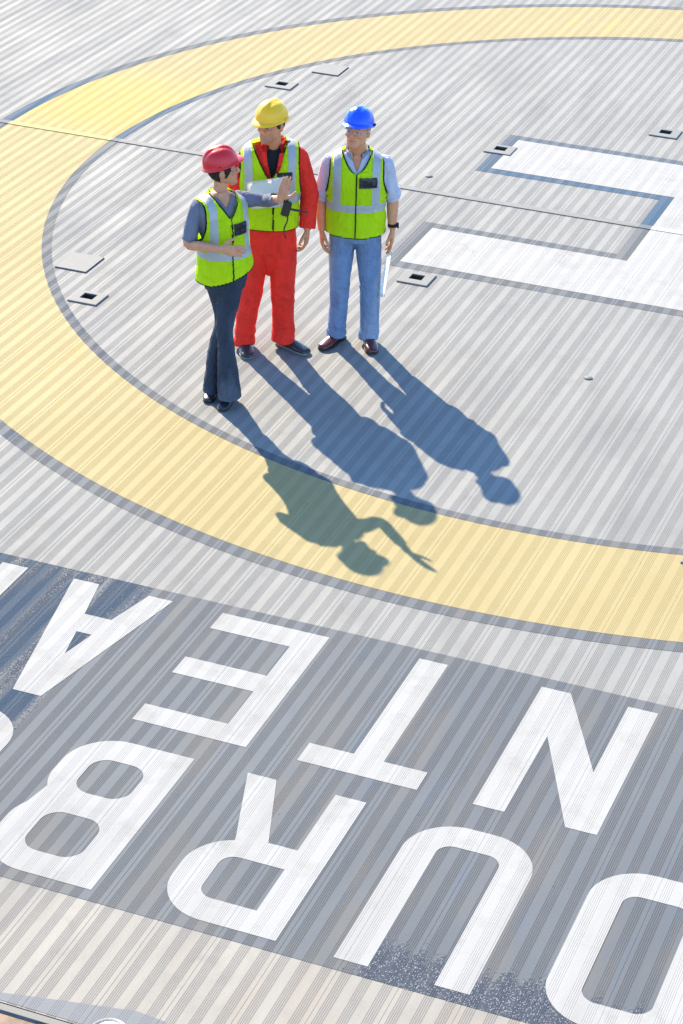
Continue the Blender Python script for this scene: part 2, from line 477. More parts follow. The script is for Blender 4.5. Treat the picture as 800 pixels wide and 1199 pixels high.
# cover strip over the cross joint; paint runs over it
def mat_strip():
    m = NT('joint_cover_painted')
    x, y, z = m.sep(m.pos())
    ax = m.math('ABSOLUTE', x)
    inr = lambda a, b: m.math('MULTIPLY', m.math('GREATER_THAN', ax, a), m.math('LESS_THAN', ax, b))
    nz = m.noise(m.mapping(m.pos(), (3, 30, 1)), 1.0, 4)
    c = m.mix(m.ramp(nz, 0.3, 0.7), (0.14, 0.135, 0.125), (0.18, 0.172, 0.16))
    c = m.mix(inr(RI, RO), c, (0.33, 0.26, 0.08))
    g = m.math('ADD', inr(RI - 0.078, RI), inr(RO, RO + 0.105))
    g = m.math('ADD', g, inr(0.37, 0.475))
    c = m.mix(g, c, (0.08, 0.09, 0.105))
    c = m.mix(m.math('LESS_THAN', ax, 0.37), c, (0.36, 0.345, 0.325))
    return m.out(c, 0.82, spec=0.62)
bm = bmesh.new()
add_box(bm, (0, 0.0, 0.002), (25.8, 0.080, 0.010))
bmesh.ops.bevel(bm, geom=bm.edges[:], offset=0.003, segments=2, affect='EDGES')
st = bm_obj('joint_cover', bm, mat_strip(), deck)
# deck edge: trim, fascia
bm = bmesh.new()
add_box(bm, (0, -10.288, -0.042), (26.0, 0.054, 0.09))
bmesh.ops.bevel(bm, geom=bm.edges[:], offset=0.008, segments=2, affect='EDGES')
bm_obj('edge_trim', bm, M_TRIM, deck)
bm = bmesh.new()
add_box(bm, (0, -10.292, -0.39), (26.0, 0.05, 0.60))
for k in range(-8, 9): add_box(bm, (k * 1.6, -9.4, -0.62), (0.16, 1.8, 0.8))
add_box(bm, (0, 1.3, -0.06), (25.6, 23.0, 0.03))
bm_obj('deck_support', bm, M_RUST, deck)
# outboard gutter walkway below the edge
bm = bmesh.new()
add_box(bm, (0, -11.10, -0.033), (26, 1.56, 0.05))
for k in range(-40, 41): add_box(bm, (k * 0.32, -11.10, -0.006), (0.02, 1.5, 0.010))
wk = bm_obj('walkway', bm, simple('brown_walkway_boards', (0.24, 0.165, 0.115), 0.8, 0, 0.3, 9, 0.35))
tag(wk, kind='structure')

grp = 'square tie-down plates let into the helideck'
for p in PLATES:
    cu, cv = (p[0] + p[2]) / 2, (p[1] + p[3]) / 2
    e = empty('tie_down_plate', (cu, cv, 0)); tag(e, p[4], 'deck plate', grp)
    q = pocket(p)
    bm = bmesh.new()
    zt, zb = 0.0120, 0.0025
    O = [(p[0], p[1]), (p[2], p[1]), (p[2], p[3]), (p[0], p[3])]; I = [(q[0], q[1]), (q[2], q[1]), (q[2], q[3]), (q[0], q[3])]
    ring = []
    for L, z in ((O, zb), (O, zt - 0.003), ([(a + (0.004 if a < cu else -0.004), b + (0.004 if b < cv else -0.004)) for a, b in O], zt), (I, zt), (I, zb)):
        ring.append([bm.verts.new((a - cu, b - cv, z)) for a, b in L])
    for i in range(4):
        for j in range(4):
            f = bm.faces.new((ring[i][j], ring[i][(j + 1) % 4], ring[i + 1][(j + 1) % 4], ring[i + 1][j]))
            f.material_index = 1 if i == 0 else 0
    ob = bm_obj('plate', bm, M_STEEL, e); ob.data.materials.append(M_EDGE)
    bm = bmesh.new()
    lo = [bm.verts.new((a - cu, b - cv, -0.055)) for a, b in I]; hi = [bm.verts.new((a - cu, b - cv, zb)) for a, b in I]
    bm.faces.new(lo)
    for j in range(4): bm.faces.new((lo[j], lo[(j + 1) % 4], hi[(j + 1) % 4], hi[j]))
    bm_obj('pocket', bm, M_DARK, e)
    bm = bmesh.new()
    limb(bm, [(q[0] - cu + 0.004, (q[1] + q[3]) / 2 - cv - 0.018, -0.012, 0.009), (q[2] - cu - 0.004, (q[1] + q[3]) / 2 - cv - 0.018, -0.012, 0.009)], 2, 10)
    bm_obj('tie_bar', bm, M_STEEL, e, True)
for (a, b, c, d, lab) in ((-4.335, -2.725, -4.070, -2.410, 'plain grey cover plate without pocket, in front left near the woman'),
                          (-4.330, 2.450, -4.065, 2.735, 'plain grey cover plate without pocket, behind the yellow and blue hard hats')):
    bm = bmesh.new(); add_box(bm, (0, 0, 0.007), (c - a, d - b, 0.009))
    bmesh.ops.bevel(bm, geom=[e for e in bm.edges if all(v.co.z > 0.008 for v in e.verts)], offset=0.003, segments=1, affect='EDGES')
    ob = bm_obj('cover_plate', bm, M_STEEL); ob.data.materials.append(M_EDGE)
    for f in ob.data.polygons:
        if abs(f.normal.z) < 0.3: f.material_index = 1
    ob.location = ((a + c) / 2, (b + d) / 2, 0)
    tag(ob, lab, 'cover plate', 'plain cover plates on the helideck')
for (u, v, lab) in ((-0.05, -2.913, 'small round metal button light alone on the open deck right of the shadows'), (-2.395, 0.335, 'small round metal button light behind the man in the blue hard hat')):
    bm = bmesh.new()
    rows = [(0.030, 0.001), (0.030, 0.005), (0.025, 0.009), (0.014, 0.012), (0.001, 0.013)]
    loft(bm, [[Vector((r * math.cos(2 * PI * k / 20), r * math.sin(2 * PI * k / 20), z)) for k in range(20)] for r, z in rows])
    ob = bm_obj('button_light', bm, M_STEEL, None, True); ob.location = (u, v, 0)
    tag(ob, lab, 'deck light', 'button lights on the deck')
# domed perimeter lamp at the very bottom of the picture
e = empty('perimeter_lamp', (-0.062, -10.345, 0.004)); tag(e, 'round white lamp in a grey metal rim on the deck edge at bottom left', 'lamp')
def lathe(bm, rows, seg=40):
    loft(bm, [[Vector((r * math.cos(2 * PI * k / seg), r * math.sin(2 * PI * k / seg), z)) for k in range(seg)] for r, z in rows])
bm = bmesh.new(); lathe(bm, [(0.0840, 0.0), (0.0840, 0.012), (0.0784, 0.016), (0.0784, 0.088)]); bm_obj('housing', bm, M_LAMPG, e, True)
bm = bmesh.new(); lathe(bm, [(0.0763, 0.080), (0.0826, 0.080), (0.0847, 0.086), (0.0833, 0.100), (0.0791, 0.103), (0.0660, 0.090)]); bm_obj('rim', bm, M_LAMPG, e, True)
bm = bmesh.new(); lathe(bm, [(0.0668, 0.088), (0.0668, 0.094), (0.0554, 0.106), (0.0370, 0.116), (0.0185, 0.121), (0.0012, 0.122)]); bm_obj('lens', bm, M_LAMPW, e, True)
# sea far below
m = NT('sea_water'); nz = m.noise(m.mapping(m.pos(), (0.25, 0.25, 1)), 1.0, 6, 0.6); m.bump(nz, 0.6, 0.6)
M_SEA = m.out((0.012, 0.05, 0.08), 0.12, spec=0.5)
bm = bmesh.new(); bmesh.ops.create_grid(bm, x_segments=2, y_segments=2, size=6000); sea = bm_obj('sea', bm, M_SEA); sea.location.z = -16; tag(sea, kind='structure')

# ------------------------------------------------------------------ figures
def cloth(name, col, rough=0.85, nscale=14, var=0.14, bump=0.35, weave=0.0, sheen=0.0, transl=0.0, fade=None):
    m = NT(name)
    P = m.obj()
    n1 = m.noise(m.mapping(P, (1, 1, 0.6)), nscale, 4, 0.55, 0.6)
    n2 = m.noise(P, 420, 2, 0.5)
    d = tuple(c * (1 - var) for c in col); l = tuple(min(1, c * (1 + var)) for c in col)
    c = m.mix(m.ramp(n1, 0.3, 0.7), d, l)
    if fade:
        n3 = m.noise(m.mapping(P, (5, 5, 2.0)), 1.0, 3, 0.5)
        c = m.mix(m.ramp(n3, 0.48, 0.68), c, fade)
    n4 = m.noise(m.mapping(P, (8, 8, 5)), 1.0, 3, 0.45, 1.4)
    crease = m.ramp(m.math('ABSOLUTE', m.math('SUBTRACT', n4, 0.5)), 0.0, 0.07)
    n5 = m.noise(m.mapping(P, (22, 22, 9), (4, 1, 2)), 1.0, 3, 0.5, 0.8)
    crease2 = m.ramp(m.math('ABSOLUTE', m.math('SUBTRACT', n5, 0.5)), 0.0, 0.08)
    h = m.math('ADD', n1, m.math('ADD', m.math('MULTIPLY', n2, 0.10 + weave), m.math('ADD', m.math('MULTIPLY', crease, 0.45), m.math('MULTIPLY', crease2, 0.18))))
    m.bump(h, bump, 0.02)
    out = m.out(c, rough, spec=0.25, Sheen_Weight=sheen)
    if transl:
        t = m.n('ShaderNodeBsdfTranslucent'); m.put(t, 'Color', c)
        mx = m.n('ShaderNodeMixShader'); mx.inputs[0].default_value = transl
        m.t.links.new(m.b.outputs[0], mx.inputs[1]); m.t.links.new(t.outputs[0], mx.inputs[2])
        om = [n for n in m.t.nodes if n.type == 'OUTPUT_MATERIAL'][0]
        m.t.links.new(mx.outputs[0], om.inputs[0])
    return out

def skin_mat(name, col, lip, stubble_eye=None):
    m = NT(name)
    P = m.obj()
    n1 = m.noise(P, 22, 4, 0.6); n2 = m.noise(P, 180, 3, 0.6)
    c = m.mix(m.ramp(n1, 0.3, 0.72), tuple(x * 0.88 for x in col), tuple(min(1, x * 1.1) for x in col))
    a = m.n('ShaderNodeVertexColor', layer_name='tint')
    s = m.n('ShaderNodeSeparateColor'); m.t.links.new(a.outputs[0], s.inputs[0])
    c = m.mix(m.math('MULTIPLY', s.outputs[0], 0.75), c, lip)
    c = m.mix(m.math('MULTIPLY', s.outputs[1], 0.55), c, stubble_eye or tuple(x * 0.7 for x in col))
    m.bump(n2, 0.12, 0.002)
    return m.out(c, 0.48, spec=0.4, Subsurface_Weight=0.12, Subsurface_Radius=(0.012, 0.005, 0.003))

LIME = cloth('lime_hi_vis_fabric', (0.72, 0.98, 0.010), 0.75, 10, 0.03, 0.55)
SILVER = simple('silver_reflective_tape', (0.66, 0.66, 0.68), 0.42, 0.15, 0.5, 60, 0.06)
BIND = cloth('black_binding', (0.012, 0.016, 0.02), 0.8)
BADGE = None
def badge_mat():
    m = NT('badge_plastic')
    x, y, z = m.sep(m.obj())
    n = m.noise(m.mapping(m.obj(), (40, 40, 70)), 1.0, 1)
    c = m.mix(m.ramp(n, 0.56, 0.62), (0.014, 0.018, 0.035), (0.05, 0.07, 0.11))
    c = m.mix(m.ramp(m.noise(m.mapping(m.obj(), (30, 30, 45), (3, 1, 2)), 1.0, 1), 0.60, 0.68), c, (0.16, 0.03, 0.03))
    return m.out(c, 0.25, spec=0.5)
BADGE = badge_mat()
RED = cloth('red_coverall_cotton', (0.78, 0.027, 0.014), 0.8, 12, 0.12, 0.5)
DENIM_LIGHT = cloth('light_blue_denim', (0.150, 0.225, 0.36), 0.85, 10, 0.12, 0.6, fade=(0.25, 0.30, 0.38))
DENIM_DARK = cloth('dark_blue_denim', (0.028, 0.038, 0.058), 0.85, 10, 0.15, 0.6, fade=(0.075, 0.09, 0.115))
SHIRT = cloth('pale_lilac_cotton', (0.46, 0.46, 0.53), 0.8, 14, 0.06, 0.45)
TEE_GREY = cloth('slate_grey_jersey', (0.150, 0.150, 0.195), 0.85, 14, 0.12, 0.4)
TEE_BLACK = cloth('black_jersey', (0.012, 0.012, 0.016), 0.85)
HAT_Y = simple('yellow_helmet_plastic', (0.86, 0.46, 0.004), 0.38, 0, 0.5, 5, 0.03)
HAT_R = simple('red_helmet_plastic', (0.62, 0.012, 0.018), 0.36, 0, 0.5, 5, 0.03)
HAT_B = simple('blue_helmet_plastic', (0.010, 0.085, 0.66), 0.26, 0, 0.5, 5, 0.03)
HAIR_D = cloth('dark_brown_hair', (0.022, 0.014, 0.010), 0.55, 60, 0.4, 0.8)
HAIR_G = cloth('grey_hair', (0.30, 0.29, 0.28), 0.6, 60, 0.3, 0.8)
SHOE_BLACK = simple('black_shoe_leather', (0.022, 0.024, 0.028), 0.30, 0, 0.5, 20, 0.2)
SHOE_OX = simple('oxblood_shoe_leather', (0.085, 0.018, 0.016), 0.24, 0, 0.6, 20, 0.2)
SOLE = simple('dark_rubber_sole', (0.018, 0.017, 0.017), 0.6)
SOLE_G = simple('grey_rubber_sole', (0.17, 0.165, 0.15), 0.6)
PAPER = simple('white_paper', (0.80, 0.81, 0.83), 0.7, 0, 0.3, 4, 0.03)
BLACKP = simple('black_radio_plastic', (0.014, 0.015, 0.018), 0.4)
EYEW = None
def eye_mat():
    m = NT('eye')
    x, y, z = m.sep(m.obj())
    r = m.math('SQRT', m.math('ADD', m.math('MULTIPLY', x, x), m.math('MULTIPLY', z, z)))
    c = m.mix(m.math('MULTIPLY', m.math('LESS_THAN', r, 0.0062), m.math('LESS_THAN', y, 0)), (0.32, 0.29, 0.27), (0.03, 0.018, 0.012))
    return m.out(c, 0.15, spec=0.5)
EYEW = eye_mat()

HEAD_ROWS = [  # z, half width, front, back
    (-0.004, 0.016, 0.086, -0.052), (0.004, 0.030, 0.095, -0.045), (0.020, 0.047, 0.098, -0.015), (0.038, 0.058, 0.095, 0.030), (0.056, 0.063, 0.094, 0.058),
    (0.080, 0.068, 0.092, 0.076), (0.100, 0.071, 0.087, 0.086), (0.113, 0.0725, 0.084, 0.090), (0.128, 0.074, 0.089, 0.094), (0.142, 0.0755, 0.096, 0.096),
    (0.170, 0.0765, 0.094, 0.097), (0.195, 0.070, 0.081, 0.087), (0.214, 0.052, 0.056, 0.062), (0.224, 0.024, 0.024, 0.026), (0.226, 0.004, 0.004, 0.004)]
def head_ring(row, grow=0.0, n=32, ex=2.2):
    z, w, f, b = row
    cy, d = (b - f) / 2, (f + b) / 2
    out = []
    for k in range(n):
        a = 2 * PI * k / n
        c, s = math.cos(a), math.sin(a)
        out.append(Vector((math.copysign(abs(c) ** (2 / ex), c) * (w + grow), cy + math.copysign(abs(s) ** (2 / ex), s) * (d + grow), z)))
    return out
def add_head(bm, H, fem=False):
    k = 0.94 if fem else 1.0
    rows = [(r[0], r[1] * k, r[2], r[3]) for r in resample(HEAD_ROWS, 2)]
    loft(bm, [[H @ p for p in head_ring(r)] for r in rows])
    limb(bm, [(0, -0.086, 0.128, 0.008), (0, -0.096, 0.112, 0.009), (0, -0.108, 0.095, 0.0115), (0, -0.113, 0.084, 0.0125), (0, -0.098, 0.077, 0.010)], 3, 12, Vector((1, 0, 0)), M=H)
    for s in (-1, 1):
        ball(bm, (s * 0.013, -0.096, 0.081), (0.010, 0.012, 0.008), H)
        ball(bm, (s * 0.073 * k, 0.010, 0.100), (0.011, 0.021, 0.033), H)
        ball(bm, (s * 0.030, -0.082, 0.131), (0.024, 0.014, 0.007), H)
        ball(bm, (s * 0.038, -0.072, 0.088), (0.024, 0.020, 0.018), H)
        ball(bm, (s * 0.031, -0.076, 0.112), (0.0145, 0.0125, 0.010), H)
    ball(bm, (0, -0.091, 0.056), (0.022, 0.009, 0.0055), H)
    ball(bm, (0, -0.090, 0.046), (0.019, 0.009, 0.006), H)
    ball(bm, (0, -0.086, 0.014), (0.020, 0.016, 0.014), H)

def add_hand(bm, w, d, nrm, thumb, size=1.0, curl=0.25, spread=0.06, curls=None):
    """w wrist point, d finger direction, nrm the way the palm faces, thumb = side vector to the thumb."""
    w = Vector(w); d = Vector(d).normalized(); nrm = Vector(nrm); nrm = (nrm - d * nrm.dot(d)).normalized()
    t = nrm.cross(d).normalized()
    if t.dot(Vector(thumb)) < 0: t = -t
    S = size
    def el(c, a, b):   # flat ring
        return [c + t * (math.cos(q) * a) + nrm * (math.sin(q) * b) for q in [2 * PI * k / 16 for k in range(16)]]
    loft(bm, [el(w - d * 0.03 * S, 0.027 * S, 0.021 * S), el(w, 0.027 * S, 0.019 * S), el(w + d * 0.03 * S, 0.036 * S, 0.017 * S), el(w + d * 0.065 * S, 0.041 * S, 0.015 * S), el(w + d * 0.095 * S, 0.040 * S, 0.012 * S), el(w + d * 0.102 * S, 0.033 * S, 0.007 * S)])
    for i, (off, L) in enumerate(((0.030, 0.072), (0.010, 0.082), (-0.011, 0.076), (-0.030, 0.060))):
        cu = curls[i] if curls else curl * (1 + 0.15 * i)
        b = w + d * (0.080 - 0.004 * abs(i - 1)) * S + t * off * S
        fd = (d + t * (off * spread * 28)).normalized()
        pts = [(*b, 0.0098 * S)]
        a = 0.0; p = b
        for seg, (ln, ra) in enumerate(((0.020, 0.0098), (0.42 * L, 0.0095), (0.32 * L, 0.0085), (0.26 * L, 0.0068))):
            a += cu * (0.3, 1.0, 1.15, 0.7)[seg]
            p = p + (fd * math.cos(a) + nrm * math.sin(a)) * ln * S
            pts.append((*p, ra * S))
        limb(bm, pts, 3, 10, t)
    b = w + d * 0.022 * S + t * 0.022 * S + nrm * 0.004 * S
    p1 = b + (d * 0.55 + t * 0.8 + nrm * 0.25).normalized() * 0.040 * S
    p2 = p1 + (d * 0.85 + t * 0.45 + nrm * 0.35).normalized() * 0.032 * S
    p3 = p2 + (d * 0.95 + t * 0.2 + nrm * 0.35).normalized() * 0.024 * S
    limb(bm, [(*b, 0.015 * S), (*p1, 0.0125 * S), (*p2, 0.0105 * S), (*p3, 0.0075 * S)], 3, 10, nrm)

class Torso:
    """stack of horizontal superellipses; yaw turns the whole stack; rows: z, cx, cy, a, b"""
    def __init__(s, rows, yaw=0.0, n=2.35):
        s.rows = rows; s.n = n; s.Y = Matrix.Rotation(yaw, 3, 'Z'); s.o = Vector((0, 0, 0))
    def fine(s, sub): return resample(s.rows, sub)
    def pt(s, row, th, grow=0.0):
        z, cx, cy, a, b = row
        c, q = math.cos(th), math.sin(th)
        return Vector((cx + math.copysign(abs(c) ** (2 / s.n), c) * (a + grow), cy + math.copysign(abs(q) ** (2 / s.n), q) * (b + grow), z))
    def add(s, bm, grow=0.0, sub=4, n=40, z0=-9, z1=9):
        rings = [[s.Y @ s.pt(r, 2 * PI * k / n, grow) for k in range(n)] for r in s.fine(sub) if z0 <= r[0] <= z1]
        loft(bm, rings)

def vest(parent, T, cfg):
    """open waistcoat shell over torso T, with tape, binding, zip and a badge as children; T's own frame before yaw"""
    sub, n = 18, 300
    rows = T.fine(sub)
    # keep only as many rows as give about 5 mm
    seedv = cfg.get('seed', 0.0)
    def wr(p, row):
        hem = max(0.0, (cfg['hem0'] + 0.22 - p.z) / 0.22)
        q = Vector((p.x * 5 + seedv, p.y * 5, p.z * 2.2))
        f = noise.noise(q) * 0.014 * (0.5 + hem) + noise.noise(Vector((p.x * 9, p.y * 9 + seedv, p.z * 13))) * 0.0055
        return f + hem * cfg.get('flare', 0.012)
    P = [[None] * n for _ in rows]; U = [[None] * n for _ in rows]
    for i, r in enumerate(rows):
        for k in range(n):
            th = 2 * PI * (k + 0.5) / n - PI / 2      # seam-free front at k=0
            u = T.pt(r, th)
            U[i][k] = u
            P[i][k] = u
    N = [[None] * n for _ in rows]
    for i in range(len(rows)):
        for k in range(n):
            a = P[min(i + 1, len(rows) - 1)][k] - P[max(i - 1, 0)][k]
            b = P[i][(k + 1) % n] - P[i][(k - 1) % n]
            v = b.cross(a)
            N[i][k] = v.normalized() if v.length > 1e-12 else Vector((0, 0, 1))
    P = [[U[i][k] + N[i][k] * wr(U[i][k], rows[i]) for k in range(n)] for i in range(len(rows))]
    vb, nw, tz = cfg['v_bottom'], cfg['neck_w'], cfg['top']
    def armx(z):
        t = min(max((z - cfg['arm_z']) / (cfg['sh_z'] - cfg['arm_z']), 0), 1)
        return cfg['ax0'] + (cfg['ax1'] - cfg['ax0']) * (1 - (1 - t) ** 3)
    def vhalf(z):
        t = (z - vb) / (tz - vb)
        return nw * t ** cfg.get('v_pow', 0.85) if t > 0 else -1
    def edge(u):
        """signed margin inside the cloth (m) for armhole, neck, hem"""
        dz_h = u.z - cfg['hem'](u)
        d_arm = (armx(u.z) - abs(u.x)) if u.z > cfg['arm_z'] else math.hypot(max(abs(u.x) - cfg['ax0'], 0) * 0 , cfg['arm_z'] - u.z) + 0.001
        if u.z <= cfg['arm_z'] and abs(u.x) < cfg['ax0'] - 0.03: d_arm = 9
        cy = 0.0
        if u.y < cfg.get('cy', 0.0): d_n = (abs(u.x) - vhalf(u.z)) if u.z > vb - 0.02 else 9
        else: d_n = 9
        d_t = tz + (0.02 if u.y > 0 else 0) - u.z
        if u.z > vb - 0.02 and d_n < 0.03 and u.y < 0: d_n *= 0.8
        return dz_h, d_arm, min(d_n, d_t)
    E = [[edge(U[i][k]) for k in range(n)] for i in range(len(rows))]
    def patch(name, pred, mat, lift, par, thick=0.0025):
        bm = bmesh.new(); idx = {}
        def v(i, k):
            if (i, k) not in idx:
                idx[(i, k)] = bm.verts.new(T.Y @ (P[i][k] + N[i][k] * lift))
            return idx[(i, k)]
        for i in range(len(rows) - 1):
            for k in range(n):
                c = (U[i][k] + U[i + 1][(k + 1) % n]) / 2
                e = [min(E[i][k][j], E[i + 1][(k + 1) % n][j]) for j in range(3)]
                if min(e) < 0 or not pred(c, e): continue
                bm.faces.new((v(i, k), v(i, (k + 1) % n), v(i + 1, (k + 1) % n), v(i + 1, k)))
        if not bm.faces: bm.free(); return None
        bmesh.ops.solidify(bm, geom=bm.faces[:], thickness=thick)
        return bm_obj(name, bm, mat, par, True)
    body = patch('vest', lambda c, e: True, LIME, 0.0, parent)
    hb0, hb1 = cfg['band']
    fx, bw = cfg['strap_x'], cfg.get('strap_w', 0.027)
    def strap_x(z): return fx + (cfg.get('strap_x_top', fx) - fx) * min(max((z - hb1) / (cfg['sh_z'] - hb1), 0), 1)
    inband = lambda c: hb0 <= c.z <= hb1
    patch('reflective_tape', lambda c, e: inband(c) and (not cfg.get('front_only') or True), SILVER, 0.0022, body)
    for s in (-1, 1):
        patch('reflective_tape', lambda c, e, s=s: c.z > hb1 and c.x * s > 0 and abs(abs(c.x) - strap_x(c.z)) < bw and e[2] > 0.004, SILVER, 0.0022, body)
    bwid = 0.0085
    for s in (-1, 1): patch('edge_binding', lambda c, e, s=s: e[1] < bwid and c.z > cfg['arm_z'] and c.x * s > 0, BIND, 0.0018, body, 0.004)
    patch('edge_binding', lambda c, e: e[2] < bwid and e[1] > bwid, BIND, 0.0018, body, 0.004)
    patch('edge_binding', lambda c, e: e[0] < 0.005, BIND, 0.0018, body, 0.004)
    patch('front_zip', lambda c, e: abs(c.x - cfg.get('zip_x', 0)) < 0.0045 and c.y < 0 and c.z < vb, BIND, 0.0045, body)
    bx, bz, bwd, bh = cfg['badge']
    patch('badge_pocket', lambda c, e: abs(c.x - bx) < bwd and abs(c.z - bz) < bh and c.y < 0, BADGE, 0.006, body, 0.004)
    return body

def collar(parent, name, mat, c, r, h, gap, tip=0.03, yaw=0.0, tilt=0.0, ry=1.0):
    """turned-down shirt collar round the neck, open at the front by gap radians"""
    bm = bmesh.new(); M = Matrix.Translation(c) @ Matrix.Rotation(yaw, 4, 'Z') @ Matrix.Rotation(tilt, 4, 'X')
    n = 40; grid = []
    for i in range(n + 1):
        a = -PI / 2 + gap + (2 * PI - 2 * gap) * i / n
        fr = max(0.0, -math.sin(a)) ** 2           # 1 at the front tips
        row = []
        for (rr, z) in ((r, -0.012 - 0.02 * fr), (r + 0.004, h * (1 - 0.35 * fr)), (r + 0.012, h * (1 - 0.35 * fr) + 0.002), (r + 0.026, h * 0.3 - 0.01 * fr), (r + 0.036 + 0.01 * fr, -0.012 - tip * fr)):
            row.append(bm.verts.new(M @ Vector((math.cos(a) * rr, math.sin(a) * rr * ry, z))))
        grid.append(row)
    for i in range(n):
        for j in range(4):
            bm.faces.new((grid[i][j], grid[i + 1][j], grid[i + 1][j + 1], grid[i][j + 1]))
    bmesh.ops.solidify(bm, geom=bm.faces[:], thickness=0.004)
    return bm_obj(name, bm, mat, parent, True)

def hard_hat(parent, mat, H, tilt=0.0, z0=0.152, back=0.0):
    """shell with a raised centre ridge, side ribs, rim and peak"""
    M = H @ Matrix.Translation((0, 0.002 + back, z0)) @ Matrix.Rotation(tilt, 4, 'X')
    bm = bmesh.new(); n = 72; rows = []
    A, B, Hh = 0.102, 0.121, 0.116
    rim = []
    for k in range(n):
        a = 2 * PI * k / n
        c, s = math.cos(a), math.sin(a)
        front = max(0.0, -s) ** 3
        ext = 0.005 + 0.034 * front + 0.006 * max(0, s) ** 2
        drop = -0.005 - 0.004 * front
        rim.append((c, s, ext, drop))
    def ring(fn): return [bm.verts.new(M @ Vector(fn(*rim[k]))) for k in range(n)]
    rows.append(ring(lambda c, s, e, d: (c * (A - 0.012), s * (B - 0.012), 0.010)))
    rows.append(ring(lambda c, s, e, d: (c * (A - 0.006), s * (B - 0.006), -0.001)))
    rows.append(ring(lambda c, s, e, d: (c * (A + e), s * (B + e), d - 0.003)))
    rows.append(ring(lambda c, s, e, d: (c * (A + e + 0.002), s * (B + e + 0.002), d)))
    rows.append(ring(lambda c, s, e, d: (c * (A + e), s * (B + e), d + 0.003)))
    rows.append(ring(lambda c, s, e, d: (c * (A + 0.003), s * (B + 0.003), 0.006)))
    for t in (0.04, 0.10, 0.2, 0.3, 0.4, 0.5, 0.6, 0.7, 0.8, 0.88, 0.95, 0.985):
        ph = t * PI / 2
        def f(c, s, e, d, ph=ph):
            r = math.cos(ph) ** 0.72; z = math.sin(ph) ** 1.0 * Hh
            x, y = c * A * r, s * B * r
            ridge = 0.009 * max(0.0, 1 - (abs(x) / 0.021) ** 4) if abs(x) < 0.021 else 0.0
            ridge *= min(1.0, max(0.0, (z - 0.030) / 0.05))
            side = 0.004 * math.exp(-((abs(x) - 0.050) / 0.006) ** 2) * min(1.0, max(0.0, (z - 0.04) / 0.03)) * (1.0 if s < 0.9 else 0.3)
            return (x, y, z + ridge + side)
        rows.append(ring(f))
    top = bm.verts.new(M @ Vector((0, 0, Hh + 0.009)))
    for i in range(len(rows) - 1):
        for k in range(n):
            bm.faces.new((rows[i][k], rows[i][(k + 1) % n], rows[i + 1][(k + 1) % n], rows[i + 1][k]))
    for k in range(n): bm.faces.new((rows[-1][k], rows[-1][(k + 1) % n], top))
    # inner liner closes the shell
    bm.faces.new(list(reversed(rows[0])))
    o = bm_obj('hard_hat', bm, mat, parent, True)
    for s in (-1, 1):
        bm = bmesh.new()
        add_box(bm, (s * (A + 0.004), 0.02, 0.010), (0.010, 0.026, 0.016))
        for v in bm.verts: v.co = M @ v.co
        bm_obj('side_slot', bm, BIND if mat is HAT_B else mat, o)
    return o

def hair(parent, mat, H, zmin, zmax, grow=0.008, front=-0.045, fem=False, nape=0.0):
    bm = bmesh.new(); n = 64
    k_ = 0.94 if fem else 1.0
    rows = [(r[0], r[1] * k_, r[2], r[3]) for r in resample(HEAD_ROWS, 5) if zmin <= r[0] <= zmax]
    g = []
    for r in rows:
        ring = head_ring(r, grow, n)
        out = []
        for p in ring:
            q = p.copy(); q += (p - Vector((0, 0, p.z))).normalized() * 0.004 * noise.noise(p * 90)
            out.append(q)
        g.append(out)
    for i in range(len(g) - 1):
        for k in range(n):
            c = (g[i][k] + g[i + 1][(k + 1) % n]) / 2
            lim = front + 0.05 * max(0, (0.115 - c.z) / 0.06)
            if abs(c.x) > 0.05 and -0.012 < c.y < 0.030 and c.z < 0.130: continue   # around the ear
            if c.y < lim and not (c.y < 0.0 and c.y > front and c.z > 0.09): continue
            if c.y < lim: continue
            vs = [H @ g[i][k], H @ g[i][(k + 1) % n], H @ g[i + 1][(k + 1) % n], H @ g[i + 1][k]]
            bm.faces.new([bm.verts.new(v) for v in vs])
    bmesh.ops.remove_doubles(bm, verts=bm.verts[:], dist=1e-5)
    bmesh.ops.solidify(bm, geom=bm.faces[:], thickness=0.006)
    return bm_obj('hair', bm, mat, parent, True)

def eyes(parent, H, brow_mat):
    for s in (-1, 1):
        bm = bmesh.new(); ball(bm, (0, 0, 0), (0.0118, 0.0118, 0.0118), None, 20)
        o = bm_obj('eye', bm, EYEW, parent, True)
        o.matrix_local = H @ Matrix.Translation((s * 0.0315, -0.0765, 0.1120))
        bm = bmesh.new()
        limb(bm, [(s * 0.014, -0.097, 0.131, 0.003), (s * 0.030, -0.0985, 0.136, 0.0042), (s * 0.050, -0.087, 0.130, 0.0028)], 4, 8, Vector((0, 0, 1)), M=H)
        bm_obj('eyebrow', bm, brow_mat, parent, True)

